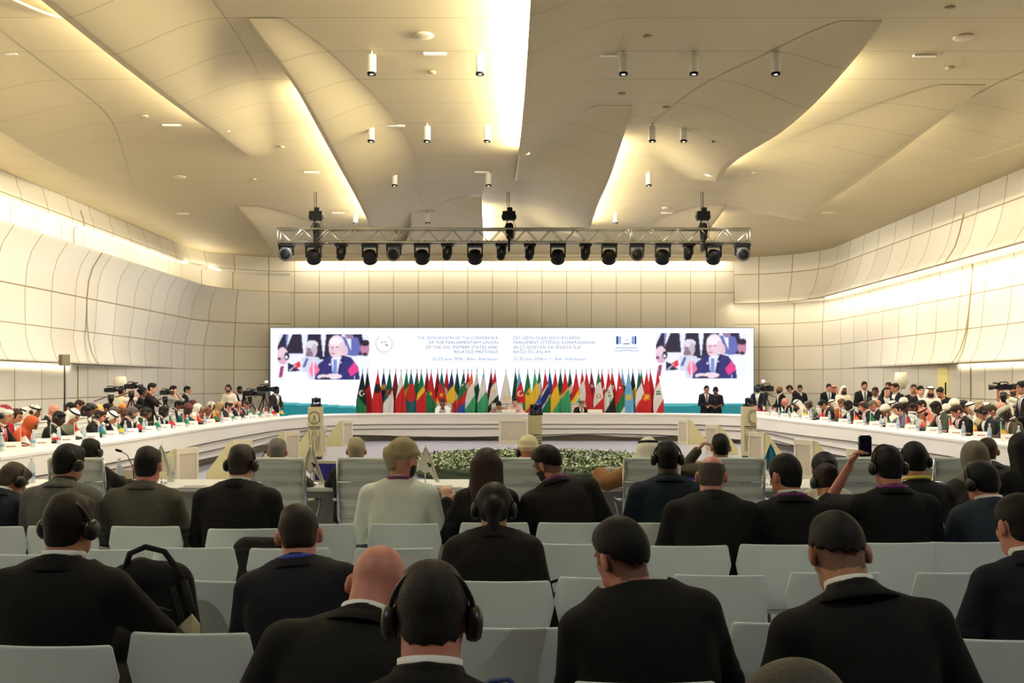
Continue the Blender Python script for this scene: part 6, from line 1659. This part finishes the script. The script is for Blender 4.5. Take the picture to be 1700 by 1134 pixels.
ra, Ja = aud('man with black crew cut raising a camera, black suit, purple lanyard', 1474, 740, 5.75, 1.10, hair='short', haircol=(17, 14, 13), skin='pink', headset=True, hst=-.4, col=(16, 15, 17), lanyard=(120, 30, 110), collar=False, armL=(-.19, .24, 1.20), hint=(-.35, .1, -1), bare=True, hthick=.012, badge=False, curl=1.0, vox=.0075, ch=1484)
aud('man with headset and black shirt with yellow collar', 1518, 734, 6.55, 1.05, hair='short', haircol=(16, 14, 13), skin='tan', headset=True, hst=-.1, style='tee', col=(20, 19, 18), lanyard=(206, 196, 70), hy=-.15, badge=False, hthick=.014, ch=1512)
aud('man in slate blue suit with headset, black hair, looking down left', 1629, 768, 5.7, 1.14, hair='short', haircol=(17, 14, 13), skin='pink', headset=True, hst=-.3, col=(46, 54, 66), hy=.35, hp=.3, hthick=.016, ch=1608)
aud('woman with olive grey headscarf, seated near the right table end', 1618, 731, 7.2, .98, wear='hijab', hwcol=(112, 108, 92), fem=True, style='thobe', col=(60, 58, 50), skin='tan', hy=-.2, own_chair='white moulded chair of the woman in olive grey headscarf')
aud('man with short brown hair behind the olive headscarf', 1640, 726, 8.75, 1.0, hair='short', hthick=.004, haircol=(90, 66, 48), skin='tan', col=(40, 38, 38), hy=-.4, own_chair='white moulded chair of the brown-haired man behind the olive headscarf')
aud('person with long black hair in black at the right picture edge', 1697, 718, 6.9, 1.0, hair='long', haircol=(14, 12, 12), fem=True, skin='light', style='thobe', col=(15, 14, 15), hthick=.018, own_chair='white moulded chair of the long-haired person at the right picture edge')
# delegates in the office chairs of the near table
T = dict(armL='table', armR='table', vox=.010)
aud('man with black hair and headset behind the light grey suit', 150, 737, 8.95, 1.05, hair='short', haircol=(18, 15, 14), skin='tan', headset=True, col=BL2, **T)
aud('man with white-grey hair, red lanyard and grey suit', 461, 728, 8.95, 1.12, hair='short', haircol=(150, 146, 138), skin='pink', col=(56, 56, 54), lanyard=(190, 30, 34), collar=False, badge=False, **T)
aud('man with white hair in dark suit at the near table', 592, 726, 8.95, 1.05, hair='short', haircol=(214, 200, 168), skin='pink', col=(22, 22, 26), collar=False, **T)
aud('person in cream wound headcloth and gold-trimmed robe, headset', 877, 724, 8.95, 1.1, wear='turban', hwcol=(214, 200, 160), style='robe', trim=True, tie=(196, 140, 50), col=(30, 26, 24), skin='tan', headset=True, **T)
aud('person in white headcloth with black cord, brown robe, at the near table', 1076, 725, 8.95, 1.1, wear='ghutra', hwcol=(214, 210, 190), style='robe', col=(134, 92, 58), skin='tan', armL=(-.42, .26, .86), armR='table', vox=.010)
aud('man with black hair, hand raised beside the head, olive suit', 1196, 720, 8.95, 1.05, hair='short', haircol=(20, 17, 16), skin='tan', col=(70, 68, 56), collar=False, armL=(-.20, .16, 1.08), armR='table', vox=.009, curl=1.1)

# --- things the audience brought
blackfab = mat('fabric_black', (17, 16, 17), rough=.95, bump=.6, scale=40)
def soft(name, me, m, parent=None, loc=None): return mobj(name, me, m, parent, loc)
Y = 3.95
b = thing('backpack', 'black backpack with curved carrying handle hung on a white chair at left', 'backpack', ((243-850)/F*4.25, 4.3, .44))
D = Sdf(); D.cone((-.10, 0, .10), (-.09, 0, .38), .13, .10, k=.08, flat=(0, 1, 0), ratio=.6); D.cone((.10, 0, .10), (.09, 0, .38), .13, .10, k=.08, flat=(0, 1, 0), ratio=.6); D.ell((0, -.08, .15), (.13, .05, .12), None, .03)
D.cone((-.02, -.02, .44), (.10, -.02, .42), .06, .05, k=.05); D.cone((-.2, 0, .36), (-.05, 0, .46), .03, .04, k=.03)
soft('bag_body', D.mesh(.010, 'bag')[0], blackfab, b)
mb = MB(); mb.tube([(-.10, -.03, .46), (-.07, -.05, .53), (0, -.06, .56), (.08, -.06, .54), (.14, -.06, .46), (.17, -.07, .40)], .013, 8); mb.obj('handle', blackfab, b)
mb = MB(); mb.tube([(.17, -.08, .42), (.22, -.11, .28), (.235, -.11, .10), (.22, -.10, -.05)], .016, 6); mb.tube([(.13, -.1, .40), (.18, -.13, .25), (.19, -.12, .02)], .012, 6); mb.obj('strap', blackfab, b)
mb = MB(); mb.tube([(-.13, -.115, .30), (0, -.125, .34), (.13, -.115, .30)], .004, 5); mb.obj('zipper', mat('zip_grey', (90, 88, 84), rough=.4), b)
b = thing('shoulder_bag', 'low black bag lying on a white chair left of the blue-lanyard man', 'bag', ((418-850)/F*5.5, 5.78, .45))
D = Sdf(); D.cone((-.14, 0, .12), (.14, 0, .12), .11, .11, k=.08, flat=(0, 1, 0), ratio=.7); D.cone((-.10, 0, .27), (.12, 0, .27), .085, .08, k=.08, flat=(0, 1, 0), ratio=.7)
soft('bag_body', D.mesh(.011, 'bag')[0], blackfab, b); mb = MB(); mb.tube([(-.16, -.07, .28), (0, -.085, .31), (.17, -.07, .28)], .006, 6); mb.obj('piping', blackfab, b)
b = thing('handbag', 'small black handbag hanging right of the ponytail person', 'handbag', ((925-850)/F*4.7, 4.72, .45))
D = Sdf(); D.cone((-.05, 0, .10), (.05, 0, .10), .075, .075, k=.05, flat=(0, 1, 0), ratio=.6); D.cone((-.03, 0, .20), (.04, 0, .22), .05, .045, k=.05)
soft('bag_body', D.mesh(.009, 'bag')[0], blackfab, b); mb = MB(); mb.tube([(-.05, -.03, .24), (-.03, -.04, .31), (.03, -.04, .33), (.07, -.04, .29), (.06, -.03, .20)], .008, 6); mb.obj('handle', blackfab, b)
mb = MB(); mb.tube([(.0, -.06, .12), (.04, -.062, .13)], .007, 6); mb.obj('buckle', steel, b)
blue = mat('fabric_blue', (34, 52, 96), rough=.85, bump=.4, scale=50)
b = thing('tote_bag', 'dark blue bag with a wide handle at the bottom, right of the bowed headset man', 'bag', ((838-850)/F*2.75, 2.78, .46))
D = Sdf(); D.cone((-.10, 0, .12), (.10, 0, .12), .12, .12, k=.08, flat=(0, 1, 0), ratio=.6); D.cone((-.07, 0, .30), (.07, 0, .28), .07, .06, k=.08, flat=(0, 1, 0), ratio=.7)
soft('bag_body', D.mesh(.009, 'bag')[0], blue, b)
rows = [[V(.010*0+x, -.045+dy, z) for dy in (-.018, .018)] for x, z in ((-.10, .33), (-.085, .385), (-.04, .42), (.01, .425), (.035, .40), (.045, .34), (.04, .31))]
mb = MB(); mb.grid(rows); solid(mb.obj('handle', blue, b), .006)
# brochure in the hand of the man at front left
b = thing('brochure', 'open cream brochure beside the crossed knee of the front left man', 'booklet', ((316-850)/F*3.98, 4.0, .60), R(-25))
mb = MB(); mb.add([(-.075, -.02, -.02), (0, 0, 0), (0, .0, .17), (-.075, -.02, .10)], [(0, 1, 2, 3)]); mb.add([(0, 0, 0), (.09, -.03, -.02), (.07, -.03, .14), (0, 0, .17)], [(0, 1, 2, 3)]); solid(mb.obj('pages', mat('paper_cream', (206, 196, 160), rough=.7), b, fix=False), .003)
# camera held up in the audience
W = Vector(ra.location)+Ja['WL']; E_ = Vector(ra.location)+Ja['EL']; fdir = (W-E_).normalized()
b = thing('compact_camera', 'small black camera held up by the crew-cut man', 'camera', tuple(W+fdir*.13+V(.03, 0, .01)), .1)
mb = MB(); mb.box((0, 0, 0), (.075, .035, .125)); mb.obj('camera_body', mat('camera_black', (14, 14, 20)), b, bevel=.008)
mb = MB(); mb.lathe([(.024, 0), (.026, .02), (.022, .035), (.0, .036)], (0, .015, .01), 16, rx(-PI/2)); mb.obj('lens', mat('camera_black', (14, 14, 20)), b)
mb = MB(); mb.box((0, -.019, 0), (.055, .003, .09)); mb.obj('display', mat('lens_glass', (20, 22, 60)), b)

# --- things on the near table (table top at .7525)
TZ = .7525
def at_table(px, y=9.3): return ((px-850)/F*y, y, TZ)
def tri_flag(px, y, cols, emblem, label, k=1.0, swing=0.0):
    r = thing('pennant_flag', label, 'flag', at_table(px, y), swing)
    mb = MB(); mb.lathe([(.05, 0), (.05, .012), (.01, .02)], n=18); mb.tube([(0, 0, 0), (0, 0, .37*k)], .004, 8); mb.obj('pole', steel, r)
    mb = MB(); rows = []
    for v in np.linspace(0, 1, 12): rows.append([V((u*.11+.02)*k*(v**.85), -.012-.012*math.cos(u*5), (.365-.24*v-.06*u*v-.05*abs(u)*v+.015*math.sin(u*7)*v)*k) for u in np.linspace(-1, 1, 11)])
    mb.grid(rows); o = mb.obj('cloth', mat('pennant_%d_%d' % cols[:2], cols, rough=.8), r, fix=False); solid(o, .002)
    if emblem:
        mb = MB(); mb.box((.03*k, -.028, .20*k), (.045*k, .003, .014*k), ry(.5)); mb.box((.035*k, -.028, .185*k), (.02*k, .003, .03*k), ry(-.4)); mb.obj('emblem', mat('emblem_ink', emblem, rough=.8) if emblem != (240, 240, 240) else mat('emblem_white', emblem), r)
    return r
tri_flag(516, 9.15, (226, 222, 206), (40, 60, 56), 'white pennant flag with small dark emblem, right of the red-lanyard man')
tri_flag(706, 9.15, (226, 224, 206), (40, 60, 56), 'white pennant flag with dark emblem, right of the turbaned man', 1.0, .3)
tri_flag(268, 9.3, (222, 214, 194), None, 'cream pennant flag right of the brownish grey suit')
tf = tri_flag(1279, 9.2, (34, 128, 164), (240, 240, 240), 'teal blue pennant flag with white lettering, left of the purple-lanyard man', 1.05)
cu = bpy.data.curves.new('lettering', 'FONT'); cu.body = 'TURK'; cu.size = .055; cu.align_x = 'CENTER'; o = bpy.data.objects.new('lettering', cu); COL.objects.link(o); o.parent = tf; o.location = (-.02, -.034, .11); o.rotation_euler = (PI/2, -.9, 0); cu.materials.append(mat('emblem_white', (240, 240, 240))); tomesh(o)
def desk_monitor(px, y, label):
    r = thing('desk_monitor', label, 'monitor', at_table(px, y), random.uniform(-.1, .1))
    mb = MB(); mb.box((0, .02, .12), (.30, .03, .20)); mb.box((0, .03, .01), (.18, .12, .02)); mb.obj('casing', mat('stand_ivory', (222, 216, 190)), r, bevel=.004)
    mb = MB(); mb.box((0, .003, .115), (.25, .006, .155)); mb.obj('display', mat('display_blue', (24, 22, 80), emis=.5, var=.5, scale=14), r)
desk_monitor(545, 9.25, 'small desk monitor with blue picture between the two grey office chairs at left')
desk_monitor(1143, 9.25, 'small desk monitor with blue picture right of the dark-skinned headset man')
def sign(px, y, lines, label, w=.26, h=.15):
    r = thing('table_sign', label, 'sign', at_table(px, y), 0)
    mb = MB(); mb.box((0, .01, h/2), (w, .012, h)); mb.box((0, .03, .004), (w, .07, .008)); mb.obj('board', mat('sign_cream', (216, 210, 186), rough=.6), r)
    mb = MB(); mb.box((0, .002, .02), (w, .004, .03)); mb.obj('stripe', mat('sign_green', (30, 74, 50)), r)
    for i, t in enumerate(lines):
        cu = bpy.data.curves.new('lettering', 'FONT'); cu.body = t; cu.size = .036; cu.align_x = 'CENTER'; o = bpy.data.objects.new('lettering', cu); COL.objects.link(o); o.parent = r; o.location = (-w*.12, .0, h-.045-.04*i); o.rotation_euler = (PI/2, 0, 0); cu.materials.append(mat('sign_ink', (70, 64, 54))); tomesh(o)
sign(1018, 9.35, ['GLOBAL', 'ECO'], 'cream table sign with two lines of capitals beside the brown robe')
sign(190, 9.4, [], 'cream table sign left of the brownish grey suit', .34, .12)
for px, y, l in ((52, 9.4, 'clear water bottle with blue label at the far left of the near table'), (283, 9.5, 'clear water bottle right of the brownish grey suit on the near table'), (198, 9.2, 'clear water bottle before the cream table sign')): put(bottle0, at_table(px, y), 0, l, 'water bottles')
for px, y, l, rz in ((432, 9.15, 'black gooseneck microphone between the earphone man and the red-lanyard man', .6), (222, 9.3, 'black gooseneck microphone left of the brownish grey suit', -.8)): put(mic0, at_table(px, y), rz, l, 'microphones')
for px, w_, l in ((330, .34, 'white paper sheet on the near table left of the earphone man'), (740, .30, 'white printed sheet on the near table between turbaned man and long-haired woman'), (1540, .25, 'white paper sheet on the near table behind the yellow-collared man')):
    r = thing('paper_sheet', l, 'paper', at_table(px, 9.05), .1); mb = MB(); mb.box((0, 0, .003), (w_, .21, .003)); mb.obj('sheet', cardm, r); mb = MB()
    for k in range(4): mb.box((-.03, -.06+.035*k, .0055), (w_*.6, .006, .001))
    mb.obj('print', mat('sign_ink', (70, 64, 54)), r)

# --- broadcast cameras on tripods, speaker, lamps, doorway
cb = mat('camera_black', (14, 14, 20))
def tripod_camera(px, topy, X, label, yaw, k=1.0, light=False, Y=None):
    Y = Y or X*F/abs(px-850); x = (px-850)/F*Y; zt = CAMZ+(HZ-topy)/F*Y
    r = thing('broadcast_camera', label, 'camera', (x, Y, 0), yaw)
    k *= .82; zc = zt-.16*k
    for a in range(3):
        mb = MB(); d = V(math.cos(a*2.094+.5), math.sin(a*2.094+.5), 0); mb.tube([V(0, 0, zc-.22), d*.25+V(0, 0, .75), d*.46+V(0, 0, .02)], [.022, .018, .014], 8); mb.obj('leg', cb, r)
    mb = MB(); mb.lathe([(.05, zc-.26), (.07, zc-.20), (.06, zc-.10)], n=14); mb.tube([(0, 0, zc-.12), (.05, -.35, zc-.25)], .012, 6); mb.obj('tripod_head', cb, r)
    mb = MB(); mb.box((0, 0, zc), (.13*k, .34*k, .17*k)); mb.box((0, -.20*k, zc), (.10*k, .10*k, .16*k)); mb.tube([(0, .14*k, zc+.12*k), (0, .05*k, zc+.155*k), (0, -.10*k, zc+.155*k), (0, -.14*k, zc+.10*k)], .012, 6); h = mb.obj('camera_body', cb, r, bevel=.008)
    mb = MB(); mb.lathe([(.05*k, 0), (.06*k, .10*k), (.075*k, .14*k), (.085*k, .24*k), (.0, .20*k)], (0, .16*k, zc), 18, rx(-PI/2)); mb.obj('lens', cb, h)
    mb = MB(); mb.box((-.12*k, -.02, zc+.07*k), (.12*k, .10*k, .07*k)); mb.obj('viewfinder', cb, h, bevel=.005)
    mb = MB(); mb.tube([(.06*k, .05, zc+.10*k), (.07*k, .28*k, zc+.13*k)], .018, 8); mb.obj('microphone', mat('foam_grey', (60, 60, 62), rough=.95), h)
    if light: mb = MB(); mb.box((0, .10, zc+.24*k), (.12, .04, .07)); mb.obj('camera_light', mat('camera_lamp', (240, 236, 226), emis=.8, var=0), h)
tripod_camera(92*1+0, 641, 8.9, 'black camera on tripod left of the cream T-shirt cameraman', -1.0) if False else None
tripod_camera(184, 641, 9.0, 'black video camera on tripod left of the cream T-shirt cameraman', -1.3, .7)
tripod_camera(218, 634, 8.7, 'black video camera raised at the right of the cream T-shirt cameraman', -1.7, .8)
tripod_camera(274, 645, 9.0, 'white-barrelled photo camera on tripod before the man in black T-shirt', -2.0, .8)
tripod_camera(415, 645, 8.0, 'large black broadcast camera right of the yellow T-shirt man', -1.9, 1.15)
tripod_camera(438, 638, 7.9, 'tall black broadcast camera with lamp next to the left screen end', -2.0, 1.2, True)
tripod_camera(1272, 637, 7.5, 'black broadcast camera on tripod right of the screen, beside the bearded man', 1.9, 1.15, True)
tripod_camera(1666, 634, 9.65, 'black broadcast camera steadied by the white-shirted cameraman', 1.3, .8)
r = thing('hand_camera', 'black photo camera held by the photographer before the screen', 'camera', ((1186-850)/F*30.5, 30.5, 1.16)); mb = MB(); mb.box((0, 0, 0), (.16, .08, .11)); mb.obj('camera_body', cb, r, bevel=.01); mb = MB(); mb.lathe([(.04, 0), (.045, .12), (0, .12)], (0, -.03, 0), 14, rx(PI/2)); mb.obj('lens', cb, r)
# loudspeaker on a tall stand
p = P(107, 635, 21.4); r = thing('loudspeaker_stand', 'thin black pole stand carrying the grey loudspeaker at the left wall', 'stand', (p.x, p.y, 0))
mb = MB(); mb.tube([(0, 0, .1), (0, 0, 1.25)], .022, 8); mb.obj('lower_tube', blk, r); mb = MB(); mb.tube([(0, 0, 1.2), (0, 0, 2.06)], .015, 8); mb.obj('pole', blk, r)
for a in range(3): mb = MB(); d = V(math.cos(a*2.094), math.sin(a*2.094), 0); mb.tube([V(0, 0, .6), d*.4+V(0, 0, .02)], .012, 6); mb.obj('leg', blk, r)
r = thing('loudspeaker', 'small grey loudspeaker on a tall black pole at the left wall', 'speaker', (p.x, p.y, 2.06), R(-50))
mb = MB(); mb.box((0, 0, .12), (.20, .18, .24)); mb.obj('cabinet', mat('speaker_grey', (120, 110, 84), rough=.5), r, bevel=.01); mb = MB(); mb.box((0, -.092, .12), (.17, .01, .21)); mb.obj('grille', mat('grille_grey', (96, 90, 76), rough=.8), r)
def lamp(px, py0, py1, X, label):
    Y = X*F/abs(px-850); z1, z0 = CAMZ+(HZ-py0)/F*Y, CAMZ+(HZ-py1)/F*Y
    r = thing('floor_lamp', label, 'lamp', ((px-850)/F*Y, Y, 0))
    mb = MB(); mb.lathe([(.16, 0), (.16, .02), (.02, .03)], n=20); mb.obj('base', wm, r)
    mb = MB(); mb.tube([(0, 0, .02), (0, 0, z1-.02)], .012, 8); mb.obj('pole', wm, r)
    mb = MB(); mb.lathe([(.10, z0), (.17, z0+(z1-z0)*.5), (.14, z1)], n=22); mb.obj('lamp_shade', mat('shade_white', (232, 228, 206), rough=.6), r)
lamp(199, 625, 646, 9.85, 'white shaded floor lamp behind the cream T-shirt cameraman')
lamp(1496, 618, 646, 10.0, 'white shaded floor lamp by the right wall behind the standing men')
# doorway in the right wall
Yd = 10.5*F/(1560-850)
mb = MB(); mb.box((XW-.02, Yd, 1.04), (.04, .55, 2.08)); o = mb.obj('door_1', mat('door_ochre', (214, 200, 130), rough=.5)); o['kind'] = 'structure'
mb = MB(); mb.box((XW-.05, Yd-.22, 1.55), (.02, .04, .30)); mb.obj('door_handle', blk, o)
# ---------- camera and world
cam = bpy.data.cameras.new('camera'); cam.sensor_width = 36; cam.lens = 35.0; cam.shift_y = (HZ-567)/1700; cam.clip_end = 200; cam.clip_start = .05
co = bpy.data.objects.new('camera', cam); COL.objects.link(co); co.location = (0, 0, CAMZ); co.rotation_euler = (math.pi/2, 0, 0)
sc = bpy.context.scene; sc.camera = co
w = bpy.data.worlds.new('world'); sc.world = w; w.use_nodes = True; w.node_tree.nodes['Background'].inputs[0].default_value = (.9, .8, .6, 1); w.node_tree.nodes['Background'].inputs[1].default_value = .02
sc.view_settings.view_transform = 'Standard'; sc.view_settings.look = 'None'; sc.view_settings.exposure = 0.0
try: sc.cycles.max_bounces = 5; sc.cycles.diffuse_bounces = 4; sc.cycles.adaptive_threshold = .04; sc.cycles.sample_clamp_indirect = 6; sc.cycles.use_denoising = True
except Exception: pass
